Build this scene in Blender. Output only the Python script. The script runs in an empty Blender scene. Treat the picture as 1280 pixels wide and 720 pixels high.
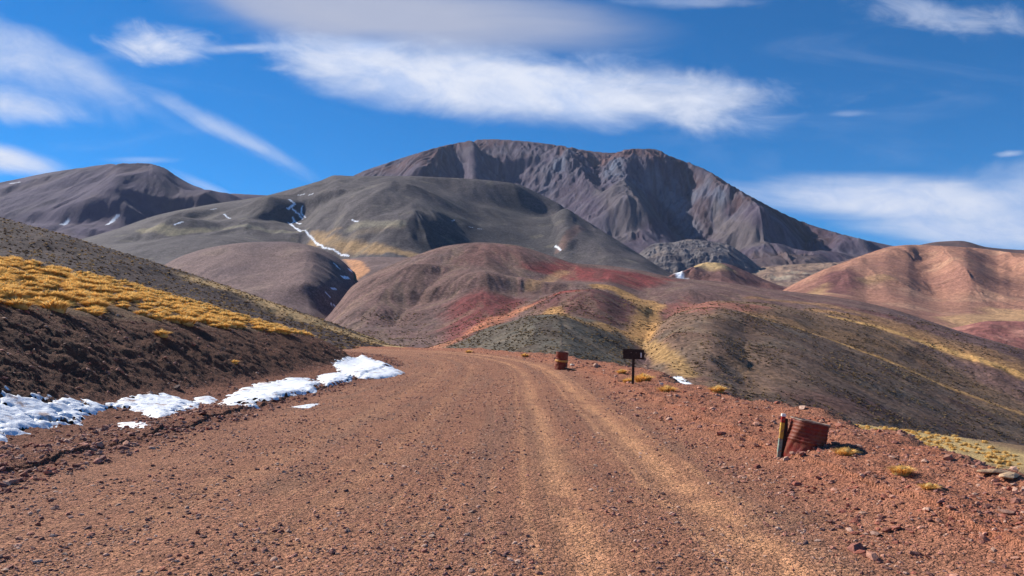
import bpy, math, random
import numpy as np

# ------------------------------------------------------------------ camera, sky, sun
C = bpy.context.scene
CAMZ = 1.6
F = 924.0                 # focal length of the photograph in its own pixels (1280 wide)
HOR = 430.0               # horizon row of the photograph
cam_d = bpy.data.cameras.new("camera")
cam = bpy.data.objects.new("camera", cam_d)
C.collection.objects.link(cam)
C.camera = cam
cam_d.sensor_width = 36.0
cam_d.lens = 36.0 * F / 1280.0
cam_d.shift_y = (HOR - 360.0) / 1280.0
cam_d.clip_start = 0.1
cam_d.clip_end = 90000.0
cam.location = (0, 0, CAMZ)
cam.rotation_euler = (math.radians(90), 0, 0)

SUN_AZ = 58.0             # degrees to the left of the view direction
SUN_EL = 36.0
C.view_settings.view_transform = 'Standard'
C.view_settings.look = 'None'
C.view_settings.gamma = 1.0
C.view_settings.exposure = 0.6
C.view_settings.use_curve_mapping = False
C.cycles.max_bounces = 4
C.cycles.diffuse_bounces = 3
C.cycles.volume_bounces = 0
C.cycles.use_adaptive_sampling = True
C.cycles.adaptive_threshold = 0.02

sun_d = bpy.data.lights.new("sun", 'SUN')
sun_d.energy = 4.6
sun_d.angle = math.radians(0.5)
sun_d.color = (1.0, 0.95, 0.87)
sun = bpy.data.objects.new("sun", sun_d)
C.collection.objects.link(sun)
_az, _el = math.radians(SUN_AZ), math.radians(SUN_EL)
from mathutils import Vector
sdir = Vector((-math.sin(_az) * math.cos(_el), math.cos(_az) * math.cos(_el), math.sin(_el)))
sun.rotation_euler = sdir.to_track_quat('Z', 'Y').to_euler()

world = bpy.data.worlds.new("World")
C.world = world
world.use_nodes = True


class NT:
    """small helper for writing node trees as expressions"""
    def __init__(s, tree):
        s.t = tree; s.n = tree.nodes; s.l = tree.links
        s.n.clear()

    def node(s, typ, **kw):
        n = s.n.new(typ)
        for k, v in kw.items():
            setattr(n, k, v)
        return n

    def put(s, sock, v):
        if hasattr(v, 'node'):
            s.l.new(v, sock)
        elif v is not None:
            if isinstance(v, (int, float)) and hasattr(sock.default_value, '__len__'):
                v = (v,) * len(sock.default_value)
            if hasattr(sock.default_value, '__len__') and len(sock.default_value) == 4 and len(v) == 3:
                v = tuple(v) + (1.0,)
            sock.default_value = v

    def m(s, op, a, b=None, c=None, clamp=False):
        n = s.node('ShaderNodeMath', operation=op, use_clamp=clamp)
        for i, v in enumerate((a, b, c)):
            if v is not None:
                s.put(n.inputs[i], v)
        return n.outputs[0]

    def ramp(s, v, a, b, smooth=True):
        n = s.node('ShaderNodeMapRange', interpolation_type='SMOOTHSTEP' if smooth else 'LINEAR')
        s.put(n.inputs[0], v); s.put(n.inputs[1], a); s.put(n.inputs[2], b)
        return n.outputs[0]

    def remap(s, v, a, b, c, d):
        n = s.node('ShaderNodeMapRange')
        for i, x in enumerate((v, a, b, c, d)):
            s.put(n.inputs[i], x)
        return n.outputs[0]

    def mix(s, f, a, b, blend='MIX'):
        n = s.node('ShaderNodeMix', data_type='RGBA', blend_type=blend)
        s.put(n.inputs[0], f); s.put(n.inputs[6], a); s.put(n.inputs[7], b)
        return n.outputs[2]

    def noise(s, vec, scale, detail=4, rough=0.55, dist=0.0):
        n = s.node('ShaderNodeTexNoise')
        s.put(n.inputs['Vector'], vec); n.inputs['Scale'].default_value = scale
        n.inputs['Detail'].default_value = detail; n.inputs['Roughness'].default_value = rough
        n.inputs['Distortion'].default_value = dist
        return n.outputs[0]

    def xyz(s, x, y, z):
        n = s.node('ShaderNodeCombineXYZ')
        s.put(n.inputs[0], x); s.put(n.inputs[1], y); s.put(n.inputs[2], z)
        return n.outputs[0]

    def sep(s, v):
        n = s.node('ShaderNodeSeparateXYZ'); s.put(n.inputs[0], v)
        return n.outputs


def build_world():
    w = NT(world.node_tree)
    sky = w.node('ShaderNodeTexSky', sky_type='NISHITA')
    sky.sun_disc = False
    sky.sun_elevation = _el
    sky.sun_rotation = -_az
    sky.altitude = 4300.0
    sky.air_density = 1.0
    sky.dust_density = 0.6
    sky.ozone_density = 2.2
    hs = w.node('ShaderNodeHueSaturation')
    hs.inputs['Saturation'].default_value = 1.55
    w.l.new(sky.outputs[0], hs.inputs['Color'])
    tc = w.node('ShaderNodeTexCoord')
    d = w.sep(tc.outputs['Generated'])
    dy = w.m('MAXIMUM', d[1], 0.02)
    # gnomonic direction coordinates: azimuth tangent u, elevation tangent v, in hundredths
    u = w.m('DIVIDE', d[0], dy)
    v = w.m('DIVIDE', d[2], dy)
    front = w.ramp(d[1], 0.05, 0.35)

    def cloud(cx, cy, rx, ry, rot, soft, amp, nscale, stretch, namp, seed, hard=0.0, detail=5):
        """soft elliptical cloud centred on a direction (photo px), warped and eaten by streaky noise"""
        u0, v0 = (cx - 640) / F, (HOR - cy) / F
        ca, sa = math.cos(math.radians(rot)), math.sin(math.radians(rot))
        du = w.m('SUBTRACT', u, u0); dv = w.m('SUBTRACT', v, v0)
        a = w.m('ADD', w.m('MULTIPLY', du, ca), w.m('MULTIPLY', dv, sa))
        b = w.m('SUBTRACT', w.m('MULTIPLY', dv, ca), w.m('MULTIPLY', du, sa))
        vec = w.xyz(w.m('MULTIPLY', a, 1.0 / stretch), b, seed)
        n1 = w.noise(vec, nscale, detail, 0.6, 0.6)
        n1 = w.m('SUBTRACT', n1, 0.5)
        an = w.m('MULTIPLY', a, F / rx); bn = w.m('MULTIPLY', b, F / ry)
        r = w.m('SQRT', w.m('ADD', w.m('MULTIPLY', an, an), w.m('MULTIPLY', bn, bn)))
        r = w.m('ADD', r, w.m('MULTIPLY', n1, namp))
        m = w.ramp(r, 1.0, 1.0 - soft)
        return w.m('MULTIPLY', m, amp)

    hi = [  # bright white clouds
        cloud(600, 104, 285, 58, -7, 0.75, 1.0, 11, 2.2, 1.0, 1.3, detail=9),
        cloud(470, 84, 165, 38, -9, 0.75, 0.9, 18, 2.0, 1.3, 2.1, detail=9),
        cloud(770, 112, 275, 58, -5, 1.0, 0.95, 15, 2.2, 1.6, 3.7, detail=9),
        cloud(900, 114, 150, 30, -3, 1.0, 0.7, 24, 2.0, 1.7, 3.9, detail=9),
        cloud(200, 54, 78, 32, -8, 1.0, 1.0, 26, 1.8, 1.5, 4.2, detail=9),
        cloud(310, 60, 90, 8, 3, 1.0, 0.55, 36, 3, 1.5, 5.2, detail=8),
        cloud(0, 130, 140, 30, -9, 0.9, 0.95, 16, 2.4, 1.3, 6.9, detail=8),
        cloud(-10, 197, 115, 24, -10, 0.7, 1.0, 14, 3, 0.8, 7.9),
        cloud(0, 66, 190, 52, -22, 1.0, 0.65, 12, 2.4, 1.5, 8.8, detail=9),
        cloud(140, 108, 150, 24, -29, 1.0, 0.30, 16, 3, 1.6, 8.9, detail=9),
        cloud(290, 168, 160, 18, -27, 1.0, 0.6, 22, 3.5, 1.6, 9.1, detail=9),
        cloud(1140, 254, 280, 36, -3, 0.75, 0.95, 12, 6, 1.5, 10.4, detail=9),
        cloud(1270, 290, 290, 30, -3, 0.75, 0.9, 13, 6, 1.6, 11.4, detail=9),
        cloud(1320, 226, 220, 46, 10, 1.0, 0.65, 12, 2.4, 1.3, 12.6, detail=8),
        cloud(1180, 18, 140, 28, -8, 1.0, 0.5, 28, 2.2, 1.8, 13.6, detail=8),
        cloud(860, 2, 110, 12, 0, 1.0, 0.35, 28, 3, 1.6, 14.1, detail=8),
        cloud(1060, 142, 36, 6, 0, 1.0, 0.3, 40, 3, 1.2, 15.4),
        cloud(175, 200, 60, 6, 0, 1.0, 0.35, 30, 4, 0.8, 16.4),
        cloud(255, 232, 60, 10, -22, 1.0, 0.4, 30, 4, 0.8, 17.4),
        cloud(1262, 192, 26, 6, 5, 1.0, 0.55, 40, 2, 1.2, 18.4),
    ]
    acc = hi[0]
    for c in hi[1:]:
        acc = w.m('SUBTRACT', w.m('ADD', acc, c), w.m('MULTIPLY', acc, c))
    lo = [  # greyer veil at the top
        cloud(500, 20, 330, 66, -4, 0.75, 0.85, 7, 4, 0.8, 21.4, detail=7),
        cloud(330, -6, 160, 50, -24, 0.8, 0.6, 9, 3, 0.9, 22.4, detail=7),
        cloud(700, 30, 170, 40, -4, 1.0, 0.45, 8, 4, 1.0, 23.4, detail=4),
    ]
    acl = lo[0]
    for c in lo[1:]:
        acl = w.m('SUBTRACT', w.m('ADD', acl, c), w.m('MULTIPLY', acl, c))
    veil = w.noise(w.xyz(w.m('MULTIPLY', u, 1.0), w.m('MULTIPLY', v, 4.0), 3.3), 3.0, 5, 0.6, 0.8)
    veil = w.m('MULTIPLY', w.ramp(veil, 0.52, 0.82), 0.12)
    acc = w.m('SUBTRACT', w.m('ADD', acc, veil), w.m('MULTIPLY', acc, veil))
    acc = w.m('MULTIPLY', acc, front); acl = w.m('MULTIPLY', acl, front)

    bs = w.node('ShaderNodeBackground'); bs.inputs[1].default_value = SKY_STRENGTH
    w.l.new(hs.outputs[0], bs.inputs[0])
    bl = w.node('ShaderNodeBackground'); bl.inputs[0].default_value = (0.34, 0.355, 0.43, 1); bl.inputs[1].default_value = 1.0
    bh = w.node('ShaderNodeBackground'); bh.inputs[1].default_value = 1.0
    cb = w.noise(w.xyz(w.m('MULTIPLY', u, 0.45), w.m('ADD', v, w.m('MULTIPLY', u, 0.08)), 5.1), 16, 9, 0.66, 0.7)
    w.put(bh.inputs[0], w.mix(w.ramp(cb, 0.30, 0.62), (0.34, 0.42, 0.60), (0.53, 0.56, 0.64)))
    frz = w.noise(w.xyz(w.m('MULTIPLY', u, 0.5), v, 8.1), 45, 8, 0.7, 0.9)
    acc = w.m('MULTIPLY', acc, w.remap(frz, 0.3, 0.7, 0.86, 1.08), clamp=True)
    m1 = w.node('ShaderNodeMixShader'); m2 = w.node('ShaderNodeMixShader')
    w.l.new(acl, m1.inputs[0]); w.l.new(bs.outputs[0], m1.inputs[1]); w.l.new(bl.outputs[0], m1.inputs[2])
    w.l.new(acc, m2.inputs[0]); w.l.new(m1.outputs[0], m2.inputs[1]); w.l.new(bh.outputs[0], m2.inputs[2])
    out = w.node('ShaderNodeOutputWorld')
    w.l.new(m2.outputs[0], out.inputs[0])


SKY_STRENGTH = 0.094
build_world()

# ------------------------------------------------------------------ numeric helpers
rng = np.random.default_rng(7)


def sm(a, b, x):
    t = np.clip((x - a) / (b - a), 0, 1)
    return t * t * (3 - 2 * t)


def _hash(ix, iy, seed):
    h = (ix.astype(np.int64) * 374761393 + iy.astype(np.int64) * 668265263 + seed * 1442695041) & 0xffffffff
    h = ((h ^ (h >> 13)) * 1274126177) & 0xffffffff
    h = ((h ^ (h >> 16)) * 2246822519) & 0xffffffff
    return (h ^ (h >> 15)) & 0xffffffff


_pr = np.random.default_rng(99)
_PERM = np.concatenate([_pr.permutation(1024)] * 2).astype(np.int32)
_GA = _pr.uniform(0, 2 * np.pi, 1024)
_GX = np.cos(_GA).astype(np.float32); _GY = np.sin(_GA).astype(np.float32)


def gnoise(x, y, seed=0):
    """gradient noise, about -1..1"""
    x = np.asarray(x) + seed * 7.31; y = np.asarray(y) + seed * 3.77
    ix = np.floor(x); iy = np.floor(y)
    fx = (x - ix).astype(np.float32); fy = (y - iy).astype(np.float32)
    ix = ix.astype(np.int32) & 1023; iy = iy.astype(np.int32) & 1023
    ux = fx * fx * fx * (fx * (fx * 6 - 15) + 10); uy = fy * fy * fy * (fy * (fy * 6 - 15) + 10)
    iy1 = (iy + 1) & 1023
    p0 = _PERM[ix]; p1 = _PERM[ix + 1]

    def g(p, jy, dx, dy):
        h = _PERM[p + jy]
        return _GX[h] * (fx - dx) + _GY[h] * (fy - dy)
    a = g(p0, iy, 0, 0); a = a + (g(p1, iy, 1, 0) - a) * ux
    b = g(p0, iy1, 0, 1); b = b + (g(p1, iy1, 1, 1) - b) * ux
    return (a + (b - a) * uy) * 1.5


def fbm(x, y, seed=0, octv=5, gain=0.5, lac=2.03):
    s = 0; a = 1; t = 0
    for i in range(octv):
        s = s + a * gnoise(x, y, seed + i * 17); t += a
        x = x * lac + 3.1; y = y * lac - 1.7; a *= gain
    return s / t


def ridged(x, y, seed=0, octv=5, gain=0.5):
    s = 0; a = 1; t = 0
    for i in range(octv):
        s = s + a * (1 - np.abs(gnoise(x, y, seed + i * 17)) * 2); t += a
        x = x * 2.07 + 3.1; y = y * 2.07 - 1.7; a *= gain
    return s / t


def pchip(xk, yk, x):
    """monotone cubic through sorted knots"""
    xk = np.asarray(xk, float); yk = np.asarray(yk, float)
    h = np.diff(xk); d = np.diff(yk) / h
    m = np.zeros_like(yk)
    if len(xk) > 2:
        w1 = 2 * h[1:] + h[:-1]; w2 = h[1:] + 2 * h[:-1]
        ok = d[:-1] * d[1:] > 0
        mm = np.zeros_like(w1)
        mm[ok] = (w1[ok] + w2[ok]) / (w1[ok] / d[:-1][ok] + w2[ok] / d[1:][ok])
        m[1:-1] = mm
    m[0] = d[0]; m[-1] = d[-1]
    i = np.clip(np.searchsorted(xk, x) - 1, 0, len(xk) - 2)
    t = (x - xk[i]) / h[i]
    lo = x < xk[0]; hi = x > xk[-1]
    tt = np.clip(t, 0, 1)
    r = ((1 + 2 * tt) * (1 - tt) ** 2 * yk[i] + tt * (1 - tt) ** 2 * h[i] * m[i]
         + tt * tt * (3 - 2 * tt) * yk[i + 1] + tt * tt * (tt - 1) * h[i] * m[i + 1])
    r = np.where(lo, yk[0] + (x - xk[0]) * m[0], r)
    return np.where(hi, yk[-1] + (x - xk[-1]) * m[-1], r)


def smooth1(a, n):
    k = np.hanning(n + 2)[1:-1]; k /= k.sum()
    p = np.pad(a, n // 2, mode='edge')
    return np.convolve(p, k, mode='valid')[:len(a)]


def line_dist(X, Y, P):
    """distance to a polyline, signed side (+ right of travel), and 0..1 travel"""
    P = np.asarray(P, float)
    L = np.hypot(*(P[1:] - P[:-1]).T); cum = np.concatenate([[0], np.cumsum(L)])
    best = np.full(X.shape, 1e18); sg = np.zeros(X.shape); tr = np.zeros(X.shape)
    for i in range(len(P) - 1):
        ax, ay = P[i]; dx, dy = P[i + 1] - P[i]
        l2 = dx * dx + dy * dy + 1e-12
        t = np.clip(((X - ax) * dx + (Y - ay) * dy) / l2, 0, 1)
        ex = X - ax - t * dx; ey = Y - ay - t * dy
        d = ex * ex + ey * ey
        k = d < best
        best = np.where(k, d, best)
        sg = np.where(k, np.sign(ex * dy - ey * dx), sg)
        tr = np.where(k, (cum[i] + t * L[i]) / cum[-1], tr)
    return np.sqrt(best), sg, tr


def inside(X, Y, P):
    P = np.asarray(P, float); r = np.zeros(X.shape, bool)
    j = len(P) - 1
    for i in range(len(P)):
        xi, yi = P[i]; xj, yj = P[j]
        if yi != yj:
            c = ((yi > Y) != (yj > Y)) & (X < (xj - xi) * (Y - yi) / (yj - yi) + xi)
            r ^= c
        j = i
    return r


def lin(c):
    """sRGB 0-255 -> linear"""
    c = np.asarray(c, float) / 255.0
    return np.where(c <= 0.04045, c / 12.92, ((c + 0.055) / 1.055) ** 2.4)


def soil(rgb, k=0.2, g=1.0):
    c = lin(rgb); l = float(c @ np.array([0.3, 0.55, 0.15]))
    return (c * (1 - k) + l * k) * g


def tag(o, label=None, cat=None, group=None, kind=None):
    if label: o['label'] = label
    if cat: o['category'] = cat
    if group: o['group'] = group
    if kind: o['kind'] = kind
    return o


def link(name, me, mat=None, parent=None):
    o = bpy.data.objects.new(name, me)
    C.collection.objects.link(o)
    if mat is not None and len(me.materials) == 0:
        me.materials.append(mat)
    if parent: o.parent = parent
    return o


def mesh_np(name, V, Fc, col=None, smooth=True):
    """V (n,3), Fc (m,k) int -> mesh; col (n,3) -> point colour attribute 'Col'"""
    me = bpy.data.meshes.new(name)
    V = np.asarray(V, np.float32); Fc = np.asarray(Fc, np.int32)
    k = Fc.shape[1]
    me.vertices.add(len(V)); me.vertices.foreach_set('co', V.ravel())
    me.loops.add(Fc.size); me.loops.foreach_set('vertex_index', Fc.ravel())
    me.polygons.add(len(Fc))
    me.polygons.foreach_set('loop_start', np.arange(0, Fc.size, k, dtype=np.int32))
    me.polygons.foreach_set('use_smooth', np.full(len(Fc), smooth, bool))
    me.update(calc_edges=True)
    if col is not None:
        a = me.color_attributes.new('Col', 'FLOAT_COLOR', 'POINT')
        c4 = np.ones((len(V), 4), np.float32); c4[:, :3] = col
        a.data.foreach_set('color', c4.ravel())
    return me


def grid_faces(ny, nx):
    i = np.arange(ny - 1)[:, None] * nx + np.arange(nx - 1)[None, :]
    i = i.ravel()
    return np.stack([i, i + 1, i + nx + 1, i + nx], 1)


# ------------------------------------------------------------------ materials
def mat_terrain(name, var_scale, var_amp=0.35, cell_scale=None, cell_amp=0.3, bumps=(), rough=0.95, aniso=None, spec=0.15):
    """colour comes from the surface's own soil map; fine mottling and relief are noise in object space"""
    m = bpy.data.materials.new(name); m.use_nodes = True
    w = NT(m.node_tree)
    tc = w.node('ShaderNodeTexCoord'); P = tc.outputs['Object']
    at = w.node('ShaderNodeAttribute', attribute_name='Col')
    n = w.noise(P, var_scale, 6, 0.68)
    k = w.remap(n, 0.25, 0.75, 1 - var_amp, 1 + var_amp)
    if cell_scale:
        vo = w.node('ShaderNodeTexVoronoi'); vo.inputs['Scale'].default_value = cell_scale
        w.put(vo.inputs['Vector'], P)
        r = w.sep(vo.outputs['Color'])[0]
        k = w.m('MULTIPLY', k, w.remap(r, 0, 1, 1 - cell_amp, 1 + cell_amp))
    col = w.mix(1.0, at.outputs['Color'], w.xyz(k, k, k), 'MULTIPLY')
    bs = w.node('ShaderNodeBsdfPrincipled')
    w.put(bs.inputs['Base Color'], col)
    bs.inputs['Roughness'].default_value = rough
    bs.inputs['Specular IOR Level'].default_value = spec
    prev = None
    for kind, sc, dist in bumps:
        b = w.node('ShaderNodeBump'); b.inputs['Distance'].default_value = dist; b.inputs['Strength'].default_value = 1.0
        if kind == 'n':
            h = w.noise(P, sc, 5, 0.7)
        else:
            vo = w.node('ShaderNodeTexVoronoi', feature='F1'); vo.inputs['Scale'].default_value = sc
            w.put(vo.inputs['Vector'], P)
            h = w.m('SUBTRACT', 1.0, vo.outputs['Distance'])
        w.put(b.inputs['Height'], h)
        if prev is not None: w.l.new(prev, b.inputs['Normal'])
        prev = b.outputs[0]
    if prev is not None: w.l.new(prev, bs.inputs['Normal'])
    out = w.node('ShaderNodeOutputMaterial'); w.l.new(bs.outputs[0], out.inputs[0])
    return m


# ------------------------------------------------------------------ far terrain: one sheet of hillside per mountain
class Sheet:
    """Heightfield over (t = x/y, y). Rows are control lines (px, py, distance) read off the photograph and
    given their own distance; between them the slope is a monotone cubic in real metres."""
    def __init__(s, px0, px1, nt, y0, y1, ny, rows, ridge_row):
        s.px = np.linspace(px0, px1, nt); s.t = (s.px - 640) / F
        s.y = np.linspace(y0, y1, ny)
        K = len(rows)
        PY = np.zeros((K, nt)); YY = np.zeros((K, nt))
        for k, r in enumerate(rows):
            r = np.asarray(r, float)
            PY[k] = pchip(r[:, 0], r[:, 1], np.clip(s.px, r[0, 0], r[-1, 0]))
            YY[k] = pchip(r[:, 0], r[:, 2], np.clip(s.px, r[0, 0], r[-1, 0]))
        s.ridge_py = PY[ridge_row]; s.ridge_y = YY[ridge_row]; s.foot_y = YY[0]
        Z = np.zeros((ny, nt))
        for c in range(nt):
            zk = CAMZ + (HOR - PY[:, c]) / F * YY[:, c]
            Z[:, c] = pchip(YY[:, c], zk, s.y)
        s.Z = Z
        s.T, s.Y = np.meshgrid(s.t, s.y); s.X = s.T * s.Y
        s.col = np.zeros(Z.shape + (3,))

    def grad(s):
        zt = np.gradient(s.Z, s.t, axis=1); zy = np.gradient(s.Z, s.y, axis=0)
        gx = zt / s.Y
        return gx, zy - s.T * gx

    def at(s, px, py):
        """ground point seen at that place of the photograph"""
        c = int(np.clip(np.searchsorted(s.px, px), 1, len(s.px) - 1))
        e = (s.Z[:, c] - CAMZ) / s.y
        tgt = (HOR - py) / F
        i = np.argmax(e >= tgt) if (e >= tgt).any() else int(np.argmax(e))
        return ((px - 640) / F * s.y[i], s.y[i])

    def pts(s, P):
        return [s.at(a, b) for a, b in P]

    def spur(s, P, amp, w, w2=None, ends=0.15, raw=False):
        """raise (amp>0) a spur or cut (amp<0) a gully along a line; w2 = width of its right side"""
        d, sg, tr = line_dist(s.X, s.Y, [((a - 640) / F * b, b) for a, b in P] if raw else s.pts(P))
        ww = np.where(sg > 0, w2 if w2 else w, w)
        wob = 1 + 0.25 * fbm(s.X / (w * 2.5), s.Y / (w * 2.5), 91)
        e = np.minimum(sm(-0.001, ends, tr), 1) * (1 - 0.7 * sm(1 - ends, 1.001, tr)) if ends else 1
        if raw: e = sm(-0.001, ends, tr) * (1 - sm(0.55, 1.0, tr))
        s.Z += amp * np.exp(-np.abs(d / (ww * wob)) ** 1.5) * np.maximum(e, 0.0)

    def erode(s, scale, amp, octv=4, seed=5, gain=0.5, power=1.0, mask=1.0, sharp=True, mins=0.12):
        """branching gullies that follow the slope"""
        a = amp; sc = scale; s.rill = np.zeros_like(s.Z)
        for o in range(octv):
            gx, gy = s.grad()
            for _ in range(2):
                gx = (gx + np.roll(gx, 1, 0) + np.roll(gx, -1, 0) + np.roll(gx, 1, 1) + np.roll(gx, -1, 1)) / 5
                gy = (gy + np.roll(gy, 1, 0) + np.roll(gy, -1, 0) + np.roll(gy, 1, 1) + np.roll(gy, -1, 1)) / 5
            g = np.hypot(gx, gy) + 1e-6
            px_, py_ = -gy / g, gx / g
            x = s.X / sc; y = s.Y / sc
            ix = np.floor(x).astype(np.int64); iy = np.floor(y).astype(np.int64)
            num = np.zeros_like(x); den = np.zeros_like(x)
            for dx in (-1, 0, 1):
                for dy in (-1, 0, 1):
                    h = _hash(ix + dx, iy + dy, seed + 31 * o)
                    jx = ix + dx + 0.5 + ((h & 1023) / 1023.0 - 0.5) * 0.9
                    jy = iy + dy + 0.5 + (((h >> 11) & 1023) / 1023.0 - 0.5) * 0.9
                    ex = x - jx; ey = y - jy
                    w_ = np.exp(-(ex * ex + ey * ey) * 2.2)
                    ph = (ex * px_ + ey * py_) * 2 * math.pi * 1.15
                    num += w_ * np.cos(ph); den += w_
            h = num / den
            if sharp: h = 1 - 2 * np.sqrt(np.clip(0.5 - 0.5 * h, 0, 1)) if False else np.sign(h) * np.abs(h) ** power
            s.Z += a * h * np.clip((g - mins * 0.5) / (0.45), 0, 1.2) * mask * np.clip(0.7 + 1.6 * fbm(s.X / sc * 0.45, s.Y / sc * 0.45, seed + 7, 2), 0.1, 1.6)
            s.rill += h * (0.7 ** o); a *= gain; sc *= 0.5

    def rough(s, scale, amp, octv=5, seed=0, mask=1.0, gain=0.5):
        s.Z += amp * fbm(s.X / scale, s.Y / scale, seed, octv, gain) * mask

    def soften(s, n):
        for _ in range(n): s.Z[1:-1, 1:-1] = (s.Z[1:-1, 1:-1] * 2 + s.Z[:-2, 1:-1] + s.Z[2:, 1:-1] + s.Z[1:-1, :-2] + s.Z[1:-1, 2:]) / 6

    def fit(s, detail=2.0, seed=0, sm_n=21):
        """keep the skyline where it is in the photograph while leaving its fine roughness"""
        tgt = (HOR - s.ridge_py) / F
        w = sm(0, 1, (s.Y - s.foot_y) / (s.ridge_y - s.foot_y))
        for _ in range(4):
            e = ((s.Z - CAMZ) / s.Y).max(axis=0)
            d = smooth1(tgt - e, sm_n)
            s.Z += d[None, :] * s.Y * w

    # --- soil map
    def fill(s, rgb):
        s.col[:] = soil(rgb)

    def mixc(s, mask, rgb):
        c = soil(rgb); mask = np.clip(mask, 0, 1)[..., None]
        s.col = s.col * (1 - mask) + c * mask

    def band(s, P, w, rgb, k=1.0, feather=0.6, nz=0.6, seed=3, w1=None):
        d, sg, tr = line_dist(s.X, s.Y, s.pts(P))
        ww = w if w1 is None else w + (w1 - w) * tr
        d = d / ww + nz * fbm(s.X / (w * 1.6), s.Y / (w * 1.6), seed, 6, 0.6)
        s.mixc(k * (1 - sm(1 - feather, 1 + feather, d)), rgb)

    def patch(s, P, rgb, k=1.0, feather=20.0, nz=0.5, seed=4):
        Q = s.pts(P)
        d, _, _ = line_dist(s.X, s.Y, Q + [Q[0]])
        d = np.where(inside(s.X, s.Y, Q), d, -d) / feather
        d = d + 1.6 * nz * fbm(s.X / (feather * 1.7), s.Y / (feather * 1.7), seed, 6, 0.62)
        s.mixc(k * sm(-0.45, 0.45, d), rgb)

    def mottle(s, rgb, scale, lo=0.0, hi=0.4, k=0.6, seed=8, stretch=1.0):
        n = fbm(s.X / scale, s.Y / (scale * stretch), seed, 5)
        s.mixc(k * sm(lo, hi, n), rgb)

    def build(s, name, mat, keep=None, label=None):
        ny, nt = s.Z.shape
        V = np.stack([s.X, s.Y, s.Z], -1).reshape(-1, 3)
        me = mesh_np(name, V, grid_faces(ny, nt), s.col.reshape(-1, 3))
        o = link(name, me, mat)
        tag(o, label, 'mountain' if 'mountain' in name else 'hill', kind='structure')
        return o


def row(pts, Y=None):
    return [(p[0], p[1], p[2] if len(p) > 2 else Y) for p in pts]


M_far = mat_terrain('mountain_scree', 0.02, 0.22, None, 0, (('n', 0.06, 4.0),))
M_mid = mat_terrain('hillside_soil', 0.05, 0.28, 0.3, 0.25, (('n', 0.2, 1.6),))
M_hill = mat_terrain('hill_soil', 0.12, 0.30, 0.8, 0.38, (('n', 0.5, 0.45),))

# ---- main volcano
ridge = [(330, 275), (380, 255), (425, 232), (445, 218), (480, 205), (520, 192), (560, 181), (590, 176), (612, 174), (650, 176), (700, 182), (740, 189),
         (765, 191), (790, 186), (815, 186), (840, 196), (880, 211), (920, 235), (960, 257), (1000, 276), (1050, 292), (1100, 304), (1150, 314), (1230, 335)]


def ridge_Y(px):
    return float(np.interp(px, [330, 500, 620, 760, 850, 1000, 1130, 1230], [5200, 5300, 5400, 5150, 4900, 4300, 3900, 3800]))


S = Sheet(330, 1230, 900, 2500, 6400, 430, [
    row([(330, 352, 2500), (780, 360, 2500), (1000, 366, 2450), (1230, 372, 2450)]),
    row([(330, 320, 3050), (600, 318, 3050), (780, 322, 3000), (900, 330, 2950), (1000, 340, 2900), (1100, 345, 2900), (1230, 356, 2950)]),
    row([(330, 275, 4100), (500, 250, 4150), (600, 245, 4150), (700, 262, 4000), (780, 262, 3950), (850, 270, 3800), (920, 296, 3550), (1000, 312, 3400), (1100, 325, 3350), (1230, 345, 3300)]),
    [(a, b, ridge_Y(a)) for a, b in ridge],
    [(a, b + 60, ridge_Y(a) + 900) for a, b in ridge]], 3)
S.rough(900, 60, 3, 11)
S.spur([(597, 177), (560, 186), (546, 200), (538, 222), (528, 245)], 190, 260, 150)
S.spur([(640, 195), (640, 215), (660, 240)], -70, 200)
S.spur([(690, 182), (718, 215), (752, 262), (790, 300)], 90, 130)
S.spur([(742, 196), (750, 235), (764, 262), (778, 296)], -80, 110)
S.spur([(792, 188), (788, 215), (782, 250), (800, 295)], 150, 200)
S.spur([(812, 200), (825, 232), (842, 262), (862, 290)], -160, 110)
S.spur([(830, 192), (862, 212), (888, 235), (903, 258), (935, 285), (960, 312)], 210, 200, 150)
S.spur([(955, 262), (985, 285), (1020, 305)], -60, 120)
S.spur([(985, 270), (1040, 300), (1080, 322)], 70, 130)
S.spur([(1000, 318), (1030, 322), (1000, 338)], 40, 120)
up = sm(0.35, 1.0, (S.Y - 3000) / 2200)
S.erode(300, 12, 3, 5, 0.5, 1.0, 1.0)
S.erode(85, 6.5, 4, 50, 0.5, 1.0, 0.45 + 0.65 * up)
# rock bands under the crest
dr, _, tr = line_dist(S.X, S.Y, S.pts([(700, 205), (750, 212), (790, 214), (830, 222), (860, 238), (890, 246)]))
crag = np.exp(-(dr / 210) ** 2)
S.Z += crag * 34 * ridged(S.X / 70, S.Y / 120, 33, 5, 0.55)
S.fit(sm_n=25)
gx, gy = S.grad(); slope = np.hypot(gx, gy)
S.fill((108, 92, 108))
S.mottle((104, 74, 78), 500, -0.1, 0.4, 0.75, 8, 0.5)
S.mottle((124, 114, 124), 260, 0.0, 0.4, 0.6, 9)
S.patch([(380, 236), (560, 181), (612, 172), (640, 178), (560, 190), (545, 225), (430, 225)], (126, 82, 76), 0.75, 120)
S.patch([(690, 178), (830, 190), (860, 206), (790, 200), (740, 203), (700, 196)], (138, 90, 78), 0.8, 90)
S.patch([(850, 205), (905, 225), (1000, 276), (1060, 300), (1010, 300), (930, 260)], (104, 72, 64), 0.8, 90)
S.mixc(crag * 0.8 * sm(-0.2, 0.5, fbm(S.X / 120, S.Y / 200, 5)), (128, 142, 158))
S.patch([(745, 240), (800, 236), (845, 285), (860, 300), (770, 305)], (126, 114, 110), 0.8, 80)
S.patch([(893, 252), (950, 288), (968, 312), (905, 318), (885, 290)], (132, 118, 110), 0.85, 70)
S.patch([(860, 245), (890, 252), (885, 292), (862, 295)], (92, 68, 72), 0.8, 50)
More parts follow.
